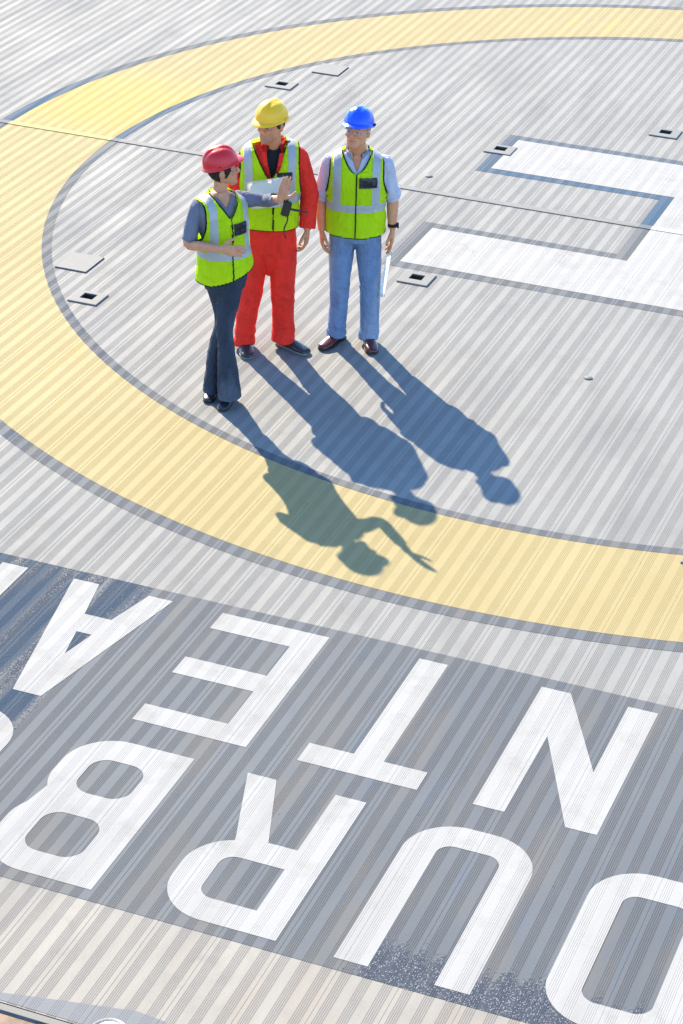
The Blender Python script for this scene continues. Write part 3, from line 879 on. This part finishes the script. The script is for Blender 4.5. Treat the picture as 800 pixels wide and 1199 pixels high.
def shoe(parent, ankle, yaw, mat, sole_mat, L=0.285, w=0.050, pitch=0.0, zlift=0.0, low=False):
    """ankle: (x,y) above the heel; toe points along local -Y before yaw"""
    M = Matrix.Translation((ankle[0], ankle[1], zlift)) @ Matrix.Rotation(yaw, 4, 'Z') @ Matrix.Rotation(pitch, 4, 'X')
    bm = bmesh.new()
    rows = [(0.070, 0.020, 0.030, 0.035), (0.062, 0.032, 0.050, 0.055), (0.030, 0.037, 0.052, 0.068), (-0.02, 0.037, 0.048, 0.066), (-0.07, 0.042, 0.040, 0.055), (-0.12, w, 0.032, 0.044), (-0.165, w * 0.96, 0.027, 0.036), (-0.198, w * 0.75, 0.023, 0.028), (-0.214, w * 0.40, 0.018, 0.018)]
    k = L / 0.285
    if low: rows = [(y, a, zc * 0.8, h * 0.72) for y, a, zc, h in rows]
    rows = resample([(y * k, a, zc, h) for y, a, zc, h in rows], 4)
    rings = []
    for y, a, zc, h in rows:
        ring = []
        for q in range(24):
            an = 2 * PI * q / 24
            zz = zc + math.sin(an) * h * (0.62 if math.sin(an) > 0 else 0.62)
            ring.append(M @ Vector((math.cos(an) * a, y, max(zz, 0.012))))
        rings.append(ring)
    loft(bm, rings)
    up = bm_obj('shoe', bm, mat, parent, True)
    bm = bmesh.new(); rings = []
    for z, g in ((0.001, 0.0), (0.003, 0.0035), (0.017, 0.004), (0.0175, 0.0)):
        ring = []
        for y, a, zc, h in rows: ring.append(M @ Vector((a * 0.92 + g, y, z)))
        for y, a, zc, h in reversed(rows): ring.append(M @ Vector((-a * 0.92 - g, y, z)))
        rings.append(ring)
    loft(bm, rings)
    bm_obj('sole', bm, sole_mat, up)
    return up

def tint(me, H, stub):
    a = me.color_attributes.new('tint', 'FLOAT_COLOR', 'POINT')
    Hi = H.inverted()
    for i, v in enumerate(me.vertices):
        p = Hi @ v.co
        lip = beard_eye = 0.0
        if -0.13 < p.y < -0.05 and abs(p.x) < 0.075 and -0.03 < p.z < 0.25:
            d = math.hypot(p.x / 0.024, (p.z - 0.051) / 0.0095)
            lip = max(0.0, min(1.0, 1.6 - d * 1.1)) if p.y < -0.08 else 0
            if stub and p.z < 0.072: beard_eye = min(1.0, (0.072 - p.z) / 0.02) * (1 - lip)
            m = math.hypot((abs(p.x) - 0.0315) / 0.022, (p.z - 0.112) / 0.011)
            beard_eye = max(beard_eye, max(0.0, min(0.8, 1.5 - m)))  # skin around the eyes is darkened through the same channel
        a.data[i].color = (lip, beard_eye, 0, 1)

def folds(amp, f1=7.0, f2=16.0, seed=0.0, hems=()):
    """long hanging folds, a few cross creases, and cloth bunched at hems and joints"""
    def fn(p, n):
        v = noise.noise(Vector((p.x * f1 * 1.7 + seed, p.y * f1 * 1.7, p.z * 2.3))) * amp * 0.75
        v += noise.noise(Vector((p.x * 4 + seed, p.y * 4, p.z * f1 + p.x * 5))) * amp * 0.45
        r = 1.0 - abs(noise.noise(Vector((p.x * 5 + seed, p.y * 5, p.z * 9 + p.x * 7)))) * 3.2
        v += max(0.0, r) * amp * 0.35
        for z, h, k in hems:
            d = abs(p.z - z)
            if d < h:
                w = 1 - d / h
                v += noise.noise(Vector((p.x * 6 + seed, p.y * 6, p.z * 26 + p.x * 10))) * k * 1.5 * w
        return v
    return fn

RZ = math.atan2(0.35496, 0.93488)
def figure(loc, label):
    e = empty('person', (loc[0], loc[1], 0.003), RZ)
    tag(e, label, 'person')
    return e
def head_matrix(c, yaw, pitch=0.0, roll=0.0, k=1.0):
    return Matrix.Translation(c) @ Matrix.Rotation(yaw, 4, 'Z') @ Matrix.Rotation(roll, 4, 'Y') @ Matrix.Rotation(pitch, 4, 'X') @ Matrix.Diagonal((k, k, k, 1))
def neck_pts(a, H):
    b = H @ Vector((0, 0.012, 0.03)); c = H @ Vector((0, 0.012, 0.09))
    m = (Vector(a) * 0.55 + b * 0.45)
    return [(*a, 0.070, 0.064), (*m, 0.058, 0.060), (*b, 0.055, 0.060), (*c, 0.055, 0.06)]
def smooth(o): return o

# ---------------- the man in the blue hard hat
def blue_man():
    e = figure((-1.774, -3.047), 'man in a blue hard hat, lime vest, pale shirt and light blue jeans')
    H = head_matrix((-0.006, -0.035, 1.488), R(-22), R(-9), k=1.02)
    TB = Torso([(0.86, 0, 0.0, .160, .115), (1.0, 0, 0, .165, .125), (1.15, 0, 0, .175, .125), (1.28, 0, .005, .185, .120), (1.36, 0, .012, .18, .10), (1.405, 0, .018, .14, .075), (1.435, 0, .022, .08, .06), (1.45, 0, .022, .05, .05)])
    armL = [(-.185, .015, 1.350), (-.245, .04, 1.10), (-.232, -.02, .865)]
    armR = [(.19, .015, 1.350), (.254, .04, 1.105), (.258, -.02, .89)]
    bm = bmesh.new()
    TB.add(bm); add_head(bm, H)
    limb(bm, neck_pts((0, .02, 1.40), H))
    for A, s in ((armL, -1), (armR, 1)):
        a, b, c = [Vector(q) for q in A]
        limb(bm, [(*a, .052), (*(a * .5 + b * .5), .049), (*b, .042), (*(b * .6 + c * .4), .041), (*c, .028, .027)], 4, 16)
    add_hand(bm, armL[2], (0.02, -0.10, -1), (1, 0.15, 0), (0.1, -1, 0), 1.04, 0.28)
    add_hand(bm, (.262, -.02, .885), (-0.02, -0.05, -1), (-1, 0.1, 0), (0.0, -1, 0), 1.04, 0.16, curls=(0.12, 0.2, 0.3, 0.36))
    for hx, kx, ax, ay in ((-.088, -.095, -.105, 0), (.09, .112, .118, -.01)):
        limb(bm, [(hx, 0, .93, .085), (hx, 0, .75, .075), (kx, -.01, .46, .052), (kx, .01, .33, .048), (ax, ay + .02, .06, .036)], 4, 14)
    me = remesh(bm, 0.0045, 3); tint(me, H, False)
    body = mesh_obj('body', me, skin_mat('skin_ruddy', (0.60, 0.25, 0.115), (0.46, 0.15, 0.11)), e, True)
    # jeans
    bm = bmesh.new()
    Torso([(0.80, 0, 0, .165, .118), (.88, 0, 0, .180, .128), (1.0, 0, 0, .180, .128)]).add(bm)
    limb(bm, [(-.082, 0, .92, .092, .115), (-.093, 0, .72, .090, .108), (-.097, -.012, .47, .074, .082), (-.103, .01, .28, .068, .080), (-.112, .015, .12, .067, .082), (-.114, .01, .045, .070, .088)], 4, 24, Vector((0, 1, 0)))
    limb(bm, [(.084, 0, .92, .094, .115), (.10, 0, .72, .090, .108), (.114, -.012, .47, .074, .082), (.118, .005, .28, .068, .080), (.120, .0, .12, .067, .082), (.120, -.005, .040, .070, .088)], 4, 24, Vector((0, 1, 0)))
    me = remesh(bm, 0.006, 2); displace(me, folds(.0075, seed=3.1, hems=((.09, .08, .008), (.46, .08, .006))))
    mesh_obj('jeans', me, DENIM_LIGHT, e, True)
    # shirt
    bm = bmesh.new()
    TS = Torso([(0.90, 0, 0, .180, .130), (1.0, 0, 0, .186, .134), (1.15, 0, 0, .195, .137), (1.28, 0, .005, .205, .130), (1.36, 0, .012, .20, .112), (1.41, 0, .018, .155, .086), (1.440, 0, .022, .095, .072), (1.455, 0, .022, .07, .066)])
    TS.add(bm)
    for A, s in ((armL, -1), (armR, 1)):
        a, b, c = [Vector(q) for q in A]
        x = b + (a - b) * 0.05
        limb(bm, [(*(a - Vector((s * .02, 0, -.004))), .056), (*a, .061), (*(a * .5 + b * .5), .058, .063), (*(b + (a - b) * .16), .056, .060), (*(b + (a - b) * .10), .058, .062), (*(b - (a - b) * .08), .057, .061)], 4, 24)
    me = remesh(bm, 0.005, 2); displace(me, folds(.0065, 9, 19, seed=8.2, hems=((1.14, .10, .007),)))
    cut_faces(me, lambda c, n: c.y < -0.02 and c.z > 1.335 and abs(c.x) < (c.z - 1.335) * 0.42 + 0.004)
    cut_faces(me, lambda c, n: c.z > 1.445)
    sh = mesh_obj('shirt', me, SHIRT, e, True)
    for A in (armL, armR):
        a, b, c = [Vector(q) for q in A]
        t = (b - a).normalized(); p0 = b - t * .030; sd = Vector((0, 1, 0)).cross(t).normalized(); fw_ = t.cross(sd)
        bm = bmesh.new(); n_ = 36
        rg = []
        for h, r in ((-.030, .055), (-.028, .0615), (.0, .0635), (.027, .062), (.030, .057), (.026, .050)):
            rg.append([p0 + t * h + sd * (math.cos(2 * PI * k / n_) * r * (1 + .03 * math.sin(3 * k / n_ * 2 * PI))) + fw_ * (math.sin(2 * PI * k / n_) * r * 1.04) for k in range(n_)])
        loft(bm, rg, False)
        bm_obj('rolled_cuff', bm, SHIRT, sh, True)
    collar(sh, 'collar', SHIRT, (0, .012, 1.425), .064, .040, R(24), .045, tilt=R(10))
    TV = Torso([(0.84, 0, 0, .205, .152), (0.95, 0, 0, .205, .150), (1.06, 0, 0, .205, .148), (1.18, 0, 0, .212, .150), (1.28, 0, .004, .220, .146), (1.35, 0, .010, .215, .130), (1.395, 0, .015, .19, .110), (1.428, 0, .020, .145, .092), (1.452, 0, .022, .10, .080), (1.470, 0, .022, .07, .072)])
    vest(e, TV, dict(seed=2.0, hem0=.84, hem=lambda u: .852 + .012 * abs(u.x) / .2 + (0.0 if u.y < 0 else .0), v_bottom=1.325, neck_w=.098, v_pow=.62, top=1.452, arm_z=1.13, sh_z=1.41, ax0=.224, ax1=.188, band=(1.045, 1.100), strap_x=.135, strap_x_top=.135, badge=(.080, 1.262, .060, .037), flare=.010))
    hard_hat(e, HAT_B, H, R(-3))
    hair(e, HAIR_G, H, 0.07, 0.15, .005, -0.03)
    eyes(e, H, HAIR_G)
    # safety glasses
    bm = bmesh.new()
    for s in (-1, 1):
        rows = []
        for i in range(9):
            a = R(-8 + 70 * i / 8)
            x, y = math.sin(a) * 0.080, -0.103 + (1 - math.cos(a)) * 0.085
            rows.append([bm.verts.new(H @ Vector((s * (x + 0.006), y, z))) for z in (0.094, 0.112, 0.128)])
        for i in range(8):
            for j in range(2): bm.faces.new((rows[i][j], rows[i + 1][j], rows[i + 1][j + 1], rows[i][j + 1]))
    bmesh.ops.solidify(bm, geom=bm.faces[:], thickness=0.0018)
    m = NT('clear_lens'); LENS = m.out((0.9, 0.92, 0.95), 0.05, spec=0.5, Alpha=0.07)
    gl = bm_obj('safety_glasses', bm, LENS, e, True)
    for s in (-1, 1):
        bm = bmesh.new()
        limb(bm, [(s * .076, -.060, .118, .0025), (s * .080, -.02, .117, .0025), (s * .080, .015, .112, .0025)], 3, 8, M=H)
        bm_obj('temple_arm', bm, SILVER, gl, True)
    # wrist watch
    bm = bmesh.new()
    c = Vector((.262, -.017, .915))
    rings = [[c + Vector((math.cos(2 * PI * k / 24) * r, math.sin(2 * PI * k / 24) * r * .95, z)) for k in range(24)] for r, z in ((.032, -.011), (.0365, -.010), (.0365, .010), (.032, .011))]
    loft(bm, rings); add_box(bm, (c.x + .036, c.y - .006, c.z), (.012, .034, .032))
    bm_obj('wristwatch', bm, BIND, e, False)
    shoe(e, (-.100, .02), R(-34), SHOE_OX, SOLE, .285, .050)
    shoe(e, (.120, .005), R(8), SHOE_OX, SOLE, .285, .050)
    return e

# ---------------- the man in the red coverall
def red_man():
    e = figure((-2.286, -3.393), 'man in a yellow hard hat and red coverall under a lime vest')
    H = head_matrix((.020, -.045, 1.575), R(-34), R(3), k=1.03)
    yaw = R(6)
    TB = Torso([(0.86, 0, 0.0, .160, .115), (1.0, .01, 0, .165, .125), (1.2, .015, 0, .178, .125), (1.36, .02, .005, .185, .115), (1.45, .024, .012, .18, .10), (1.495, .026, .018, .14, .075), (1.53, .028, .022, .08, .06), (1.545, .028, .022, .05, .05)], yaw)
    aR = [Vector((-.165, 0, 1.418)), Vector((-.235, .02, 1.135)), Vector((-.005, -.235, 1.205))]
    aL = [Vector((.202, .03, 1.432)), Vector((.280, .05, 1.165)), Vector((.270, -.03, .925))]
    bm = bmesh.new(); TB.add(bm); add_head(bm, H); limb(bm, neck_pts((.026, .02, 1.49), H))
    for a, b, c in (aR, aL):
        limb(bm, [(*a, .052), (*(a * .5 + b * .5), .049), (*b, .042), (*(b * .6 + c * .4), .041), (*c, .029, .027)], 4, 16)
    dR = (aR[2] - aR[1]).normalized()
    add_hand(bm, aR[2], dR + Vector((.25, .2, .05)), (0.0, .35, 1), (0.2, -1, .2), 1.04, .40)
    add_hand(bm, aL[2], (-.05, -.14, -1), (-1, 0.2, 0), (0, -1, 0), 1.04, .34)
    for hx, kx, ax, ay in ((-.075, -.115, -.155, -.015), (.09, .105, .12, .015)):
        limb(bm, [(hx, 0, .93, .085), (hx, 0, .75, .075), (kx, -.01, .46, .052), (kx, .01, .33, .048), (ax, ay + .02, .06, .036)], 4, 14)
    me = remesh(bm, 0.0045, 3); tint(me, H, True)
    mesh_obj('body', me, skin_mat('skin_tanned', (0.55, 0.235, 0.115), (0.42, 0.13, 0.10), (0.26, 0.125, 0.085)), e, True)
    bm = bmesh.new()
    Torso([(1.2, .015, 0, .184, .131), (1.36, .02, .005, .191, .121), (1.45, .024, .012, .186, .106), (1.495, .026, .018, .146, .081), (1.525, .028, .022, .09, .069), (1.54, .028, .022, .068, .066)], yaw).add(bm)
    me = remesh(bm, .006, 2); cut_faces(me, lambda c, n: c.z > 1.532)
    mesh_obj('undershirt', me, TEE_BLACK, e, True)
    # coverall: legs, body and sleeves in one
    bm = bmesh.new()
    Torso([(0.76, 0, 0, .165, .118), (0.86, 0, 0, .180, .13), (1.0, .01, 0, .182, .138), (1.2, .015, 0, .194, .140), (1.36, .02, .005, .203, .130), (1.45, .024, .012, .198, .116), (1.495, .026, .018, .158, .090), (1.53, .028, .022, .10, .078), (1.545, .028, .022, .074, .074)], yaw).add(bm)
    limb(bm, [(-.078, 0, .92, .100, .125), (-.092, 0, .72, .098, .118), (-.122, -.015, .44, .082, .094), (-.146, .0, .26, .074, .090), (-.160, .005, .12, .073, .090), (-.163, .0, .035, .076, .096)], 4, 24)
    limb(bm, [(.088, 0, .92, .102, .125), (.100, 0, .72, .098, .118), (.105, -.012, .44, .082, .094), (.112, .015, .26, .080, .092), (.115, .025, .12, .082, .094), (.115, .025, .055, .084, .098)], 4, 24)
    limb(bm, [(0, 0, .82, .12, .12), (0.004, 0, .72, .088, .105), (0.004, 0, .64, .048, .08), (0.004, 0, .575, .016, .05)], 3, 20)
    for a, b, c, s in ((*aR, -1), (*aL, 1)):
        ce = b + (c - b) * (.62 if s < 0 else .96)
        limb(bm, [(*(a - Vector((s * .03, 0, -.004))), .058), (*a, .064), (*(a * .5 + b * .5), .064, .068), (*b, .062, .066), (*(b * .5 + ce * .5), .058), (*(ce), .056), ], 4, 24)
    me = remesh(bm, 0.006, 2); displace(me, folds(.0085, 7, 15, seed=5.7, hems=((.10, .10, .010), (.42, .1, .006), (1.12, .12, .008))))
    cut_faces(me, lambda c, n: c.y < 0.0 and c.z > 1.30 and abs(c.x - .03) < (c.z - 1.30) * 0.26 + 0.003)
    cut_faces(me, lambda c, n: c.z > 1.537)
    cv = mesh_obj('coverall', me, RED, e, True)
    collar(cv, 'collar', RED, (.028, .008, 1.515), .068, .046, R(30), .075, yaw=yaw, tilt=R(12))
    for s in (-1, 1):
        bm = bmesh.new()
        v0 = [(.030 + s * .006, -.150, 1.30), (.030 + s * .06, -.142, 1.42), (.030 + s * .075, -.10, 1.50), (.030 + s * .045, -.098, 1.50), (.030 + s * .032, -.140, 1.42)]
        bm.faces.new([bm.verts.new(q) for q in v0])
        bmesh.ops.solidify(bm, geom=bm.faces[:], thickness=.004)
        bm_obj('lapel', bm, RED, cv)
    TV = Torso([(0.93, 0, 0, .200, .155), (1.03, .005, 0, .200, .154), (1.15, .012, 0, .205, .156), (1.28, .018, 0, .225, .158), (1.38, .022, .004, .236, .152), (1.45, .026, .010, .232, .138), (1.495, .027, .015, .205, .118), (1.53, .028, .020, .155, .100), (1.545, .028, .022, .105, .086), (1.56, .028, .022, .078, .078)], yaw)
    vest(e, TV, dict(seed=9.0, hem0=.93, hem=lambda u: .955, v_bottom=1.335, neck_w=.108, v_pow=.8, top=1.545, arm_z=1.20, sh_z=1.50, ax0=.226, ax1=.205, band=(1.145, 1.200), strap_x=.142, strap_x_top=.150, badge=(.098, 1.340, .050, .036), zip_x=.02, flare=.012))
    hard_hat(e, HAT_Y, H, R(1))
    hair(e, HAIR_D, H, 0.06, 0.15, .008, -0.035)
    eyes(e, H, HAIR_D)
    shoe(e, (-.155, .015), R(6), SHOE_BLACK, SOLE_G, .29, .052)
    shoe(e, (.125, .04), R(52), SHOE_BLACK, SOLE_G, .29, .052)
    return e

# ---------------- the woman in the red hard hat
def woman():
    e = figure((-2.231, -4.332), 'woman in a red hard hat, lime vest and dark flared jeans holding up one palm')
    dy = 0.10
    H = head_matrix((.012, dy + .02, 1.520), R(104), R(-5), k=.98)
    yaw = R(34)
    TB = Torso([(0.88, 0, dy, .145, .110), (1.02, 0, dy, .135, .105), (1.14, 0, dy, .125, .098), (1.27, -.01, dy, .145, .105), (1.38, -.015, dy, .158, .095), (1.435, -.015, dy, .14, .078), (1.47, -.012, dy, .085, .058), (1.495, -.01, dy, .048, .047)])
    TB.Y = Matrix.Rotation(0, 3, 'Z')
    def rot(T):  # yaw round the spine
        T.spin = Matrix.Translation((0, dy, 0)) @ Matrix.Rotation(yaw, 4, 'Z') @ Matrix.Translation((0, -dy, 0))
        class YY:
            def __matmul__(s, v): return T.spin @ v
        T.Y = YY(); return T
    rot(TB)
    aR = [Vector((-.150, dy - .080, 1.395)), Vector((-.208, -.03, 1.165)), Vector((.020, -.205, 1.205))]
    aL = [Vector((.120, dy + .08, 1.405)), Vector((.285, dy + .11, 1.385)), Vector((.392, -.015, 1.490))]
    bm = bmesh.new(); TB.add(bm); add_head(bm, H, True)
    limb(bm, [(*q[:3], q[3] * .82, q[4] * .82) for q in neck_pts((-.008, dy + .005, 1.45), H)])
    for a, b, c in (aR, aL):
        limb(bm, [(*a, .043), (*(a * .5 + b * .5), .039), (*b, .033), (*(b * .6 + c * .4), .032), (*c, .023, .021)], 4, 16)
    d = (aR[2] - aR[1]).normalized()
    add_hand(bm, aR[2], d + Vector((.35, .25, -.08)), (0.1, 1, -.15), (0, .2, 1), .94, .10, .075)
    add_hand(bm, aL[2], (.30, -.16, .95), (.50, .82, -.05), (.9, -.4, 0), .97, .06, .045)
    for q in ([(.055, dy - .01, .92, .070), (.056, dy - .02, .78, .062), (.030, .04, .555, .042), (.040, .025, .40, .040), (.055, .03, .05, .034)], [(-.035, dy + .03, .92, .066), (-.016, dy + .04, .78, .060), (.012, .14, .555, .040), (-.028, .155, .38, .038), (-.070, .16, .05, .034)]):
        limb(bm, q, 4, 14)
    me = remesh(bm, 0.0042, 3); tint(me, H, False)
    mesh_obj('body', me, skin_mat('skin_olive', (0.56, 0.25, 0.13), (0.45, 0.13, 0.12)), e, True)
    # jeans with flared hems
    bm = bmesh.new()
    rot(Torso([(0.80, .03, dy, .135, .112), (.90, .038, dy, .148, .118), (1.02, .028, dy, .140, .112)])).add(bm)
    limb(bm, [(.055, dy - .01, .92, .090, .105), (.056, dy - .02, .78, .082, .098), (.030, .04, .555, .058, .070), (.040, .018, .40, .058, .072), (.052, .0, .20, .074, .094), (.062, -.012, .055, .084, .118)], 4, 24)
    limb(bm, [(-.035, dy + .03, .92, .085, .10), (-.016, dy + .04, .78, .080, .092), (.012, .14, .555, .054, .066), (-.028, .15, .38, .052, .070), (-.052, .145, .18, .056, .086), (-.062, .135, .030, .065, .104)], 4, 24)
    me = remesh(bm, 0.0055, 2); displace(me, folds(.0075, 8, 17, seed=1.3, hems=((.5, .1, .004),)))
    mesh_obj('flared_jeans', me, DENIM_DARK, e, True)
    # jersey top
    bm = bmesh.new()
    rot(Torso([(0.94, .036, dy, .140, .112), (1.02, .026, dy, .138, .110), (1.14, .010, dy, .132, .106), (1.27, -.01, dy, .154, .114), (1.38, -.015, dy, .166, .104), (1.438, -.015, dy, .146, .086), (1.468, -.012, dy, .098, .070), (1.482, -.01, dy, .075, .062)])).add(bm)
    for a, b, c, s in ((*aR, -1), (*aL, 1)):
        if s < 0: ps = [(*(a + Vector((.02, .01, .0))), .046), (*a, .050), (*(a * .5 + b * .5), .050), (*(b + (a - b) * .22), .047), (*(b + (a - b) * .10), .046)]
        else:
            ce = b + (c - b) * .72
            ps = [(*(a - Vector((.03, .0, .0))), .05), (*a, .056), (*(a * .5 + b * .5), .046), (*b, .041), (*(b * .5 + ce * .5), .039), (*ce, .036)]
        limb(bm, ps, 4, 20)
    me = remesh(bm, 0.005, 2); displace(me, folds(.007, 10, 21, seed=4.4))
    Ri = (Matrix.Translation((0, dy, 0)) @ Matrix.Rotation(yaw, 4, 'Z') @ Matrix.Translation((0, -dy, 0))).inverted()
    cut_faces(me, lambda c, n: (Ri @ c).y < dy - .01 and c.z > 1.405 and abs((Ri @ c).x + .01) < (c.z - 1.405) * 0.7 + .004)
    cut_faces(me, lambda c, n: c.z > 1.475)
    mesh_obj('jersey', me, TEE_GREY, e, True)
    TV = rot(Torso([(0.84, .045, dy, .185, .150), (0.95, .038, dy, .180, .150), (1.06, .025, dy, .176, .146), (1.18, .004, dy, .190, .146), (1.28, -.010, dy, .200, .142), (1.37, -.016, dy, .198, .130), (1.428, -.016, dy, .176, .112), (1.460, -.013, dy, .120, .088), (1.482, -.011, dy, .086, .074), (1.497, -.01, dy, .066, .066)]))
    vest(e, TV, dict(seed=5.0, cy=dy, hem0=.86, hem=lambda u: .868 + .11 * min(max((u.x + .12) / .34, 0), 1), v_bottom=1.345, neck_w=.088, top=1.482, arm_z=1.16, sh_z=1.44, ax0=.200, ax1=.172, band=(1.055, 1.110), strap_x=.122, strap_x_top=.122, strap_w=.025, badge=(.062, 1.262, .050, .040), flare=.016))
    hard_hat(e, HAT_R, H, R(-11), z0=.154)
    hair(e, HAIR_D, H, 0.035, 0.155, .010, -0.052, True)
    eyes(e, H, HAIR_D)
    shoe(e, (.055, .045), R(-12), SHOE_BLACK, SOLE, .245, .043, low=True)
    shoe(e, (-.066, .17), R(-5), SHOE_BLACK, SOLE, .245, .043, low=True)
    return e

blue_man(); RM = red_man(); woman()

# ---------------- things held
def to_world(base, l):
    R2_ = Vector((0.93488, 0.35496, 0)); F2_ = Vector((-0.35496, 0.93488, 0))
    return Vector((base[0], base[1], 0)) + R2_ * l[0] + F2_ * l[1] + Vector((0, 0, l[2] + 0.003))
def sheet(name, base, corners, label, cat, mat, thick=0.002, bow=0.01, nx=8):
    o_ = to_world(base, [sum(c[i] for c in corners) / 4 for i in range(3)])
    bm = bmesh.new(); g = []
    A, B, C_, D = [Vector(c) for c in corners]     # around
    nrm = (B - A).cross(D - A).normalized()
    for i in range(nx + 1):
        row = []
        for j in range(nx + 1):
            s, t = i / nx, j / nx
            p = A * (1 - s) * (1 - t) + B * s * (1 - t) + C_ * s * t + D * (1 - s) * t
            p = p + nrm * bow * math.sin(PI * s)
            row.append(bm.verts.new(to_world(base, p) - o_))
        g.append(row)
    for i in range(nx):
        for j in range(nx): bm.faces.new((g[i][j], g[i + 1][j], g[i + 1][j + 1], g[i][j + 1]))
    bmesh.ops.solidify(bm, geom=bm.faces[:], thickness=thick)
    ob = bm_obj(name, bm, mat, None, True); ob.location = o_
    return tag(ob, label, cat)
RB = (-2.286, -3.393)
sheet('paper_sheet', RB, [(-.150, -.235, 1.335), (.130, -.285, 1.405), (.172, -.315, 1.205), (-.105, -.250, 1.150)], 'white sheets on a board held across the red coverall man\'s chest', 'paper', PAPER, .006, .004)
sheet('paper_roll', (-1.774, -3.047), [(.225, -.085, .72), (.262, -.045, .72), (.222, -.035, .375), (.180, -.075, .378)], 'long folded white paper hanging from the blue hard hat man\'s hand', 'paper', PAPER, .004, .012)
# hand-held radio
re = empty('handheld_radio', to_world(RB, (.125, -.335, 1.165)), RZ)
tag(re, 'black handheld radio with a stub aerial, held under the white sheets', 'radio')
RMx = Matrix.Rotation(R(-62), 4, 'Y') @ Matrix.Rotation(R(12), 4, 'X')
bm = bmesh.new(); add_box(bm, (0, 0, .03), (.058, .036, .105)); bmesh.ops.bevel(bm, geom=bm.edges[:], offset=.007, segments=3, affect='EDGES')
for v in bm.verts: v.co = Matrix.Rotation(R(14), 4, 'Y') @ v.co
bm_obj('radio_body', bm, BLACKP, re, False)
bm = bmesh.new(); limb(bm, [(.02, 0, .03, .0085), (.07, -.004, .022, .008), (.155, -.008, .010, .006)], 3, 12, Vector((0, 1, 0))); bm_obj('aerial', bm, BLACKP, re, True)
for k in range(2):
    bm = bmesh.new(); limb(bm, [(-.010 + .022 * k, 0, .078, .008), (-.008 + .022 * k, 0, .100, .008)], 2, 12, Vector((0, 1, 0)))
    bm_obj('knob', bm, BLACKP, re, True)
bm = bmesh.new(); limb(bm, [(.012, .008, -.01, .0055), (.016, .02, -.06, .005), (-.004, .03, -.12, .005), (-.008, .05, -.165, .005), (.006, .07, -.21, .005)], 5, 10, Vector((0, 1, 0))); bm_obj('cord', bm, BLACKP, re, True)


# ------------------------------------------------------------------ light, sky, camera
AZ, EL = 134.8, 35.0
sun = bpy.data.objects.new('sun', bpy.data.lights.new('sun', 'SUN')); link(sun)
sun.data.energy = 3.75; sun.data.angle = R(0.53); sun.data.color = (1.0, 0.865, 0.63)
d = Vector((math.cos(R(AZ)) * math.cos(R(EL)), math.sin(R(AZ)) * math.cos(R(EL)), math.sin(R(EL))))
sun.rotation_euler = d.to_track_quat('Z', 'Y').to_euler()
sun.location = (0, 0, 20)
w = bpy.data.worlds.new('World'); sc.world = w; w.use_nodes = True
nt = w.node_tree; bg = nt.nodes['Background']
sky = nt.nodes.new('ShaderNodeTexSky'); sky.sky_type = 'NISHITA'; sky.sun_disc = False
sky.sun_elevation = R(EL); sky.sun_rotation = R(90 - AZ)
sky.air_density = 1.0; sky.dust_density = 0.1; sky.ozone_density = 6.0
nt.links.new(sky.outputs[0], bg.inputs[0]); bg.inputs[1].default_value = 0.15
cam = bpy.data.objects.new('camera', bpy.data.cameras.new('camera')); link(cam)
cam.data.sensor_fit = 'VERTICAL'; cam.data.sensor_height = 36.0
cam.data.lens = 2719.8 / 1199 * 36.0
cam.data.clip_end = 9000; cam.data.clip_start = 0.1
p, rl = R(28.9416), R(1.6061)
F2 = Vector((-0.35496, 0.93488, 0)); R2 = Vector((0.93488, 0.35496, 0)); Z = Vector((0, 0, 1))
fw = F2 * math.cos(p) - Z * math.sin(p); up = F2 * math.sin(p) + Z * math.cos(p)
xr = R2 * math.cos(rl) + up * math.sin(rl); ur = up * math.cos(rl) - R2 * math.sin(rl)
M = Matrix((xr, ur, -fw)).transposed().to_4x4(); M.translation = Vector((3.5757, -17.2488, 7.0))
cam.matrix_world = M
sc.camera = cam
sc.view_settings.view_transform = 'Standard'; sc.view_settings.look = 'None'
sc.view_settings.exposure = 1.72; sc.view_settings.gamma = 1.0
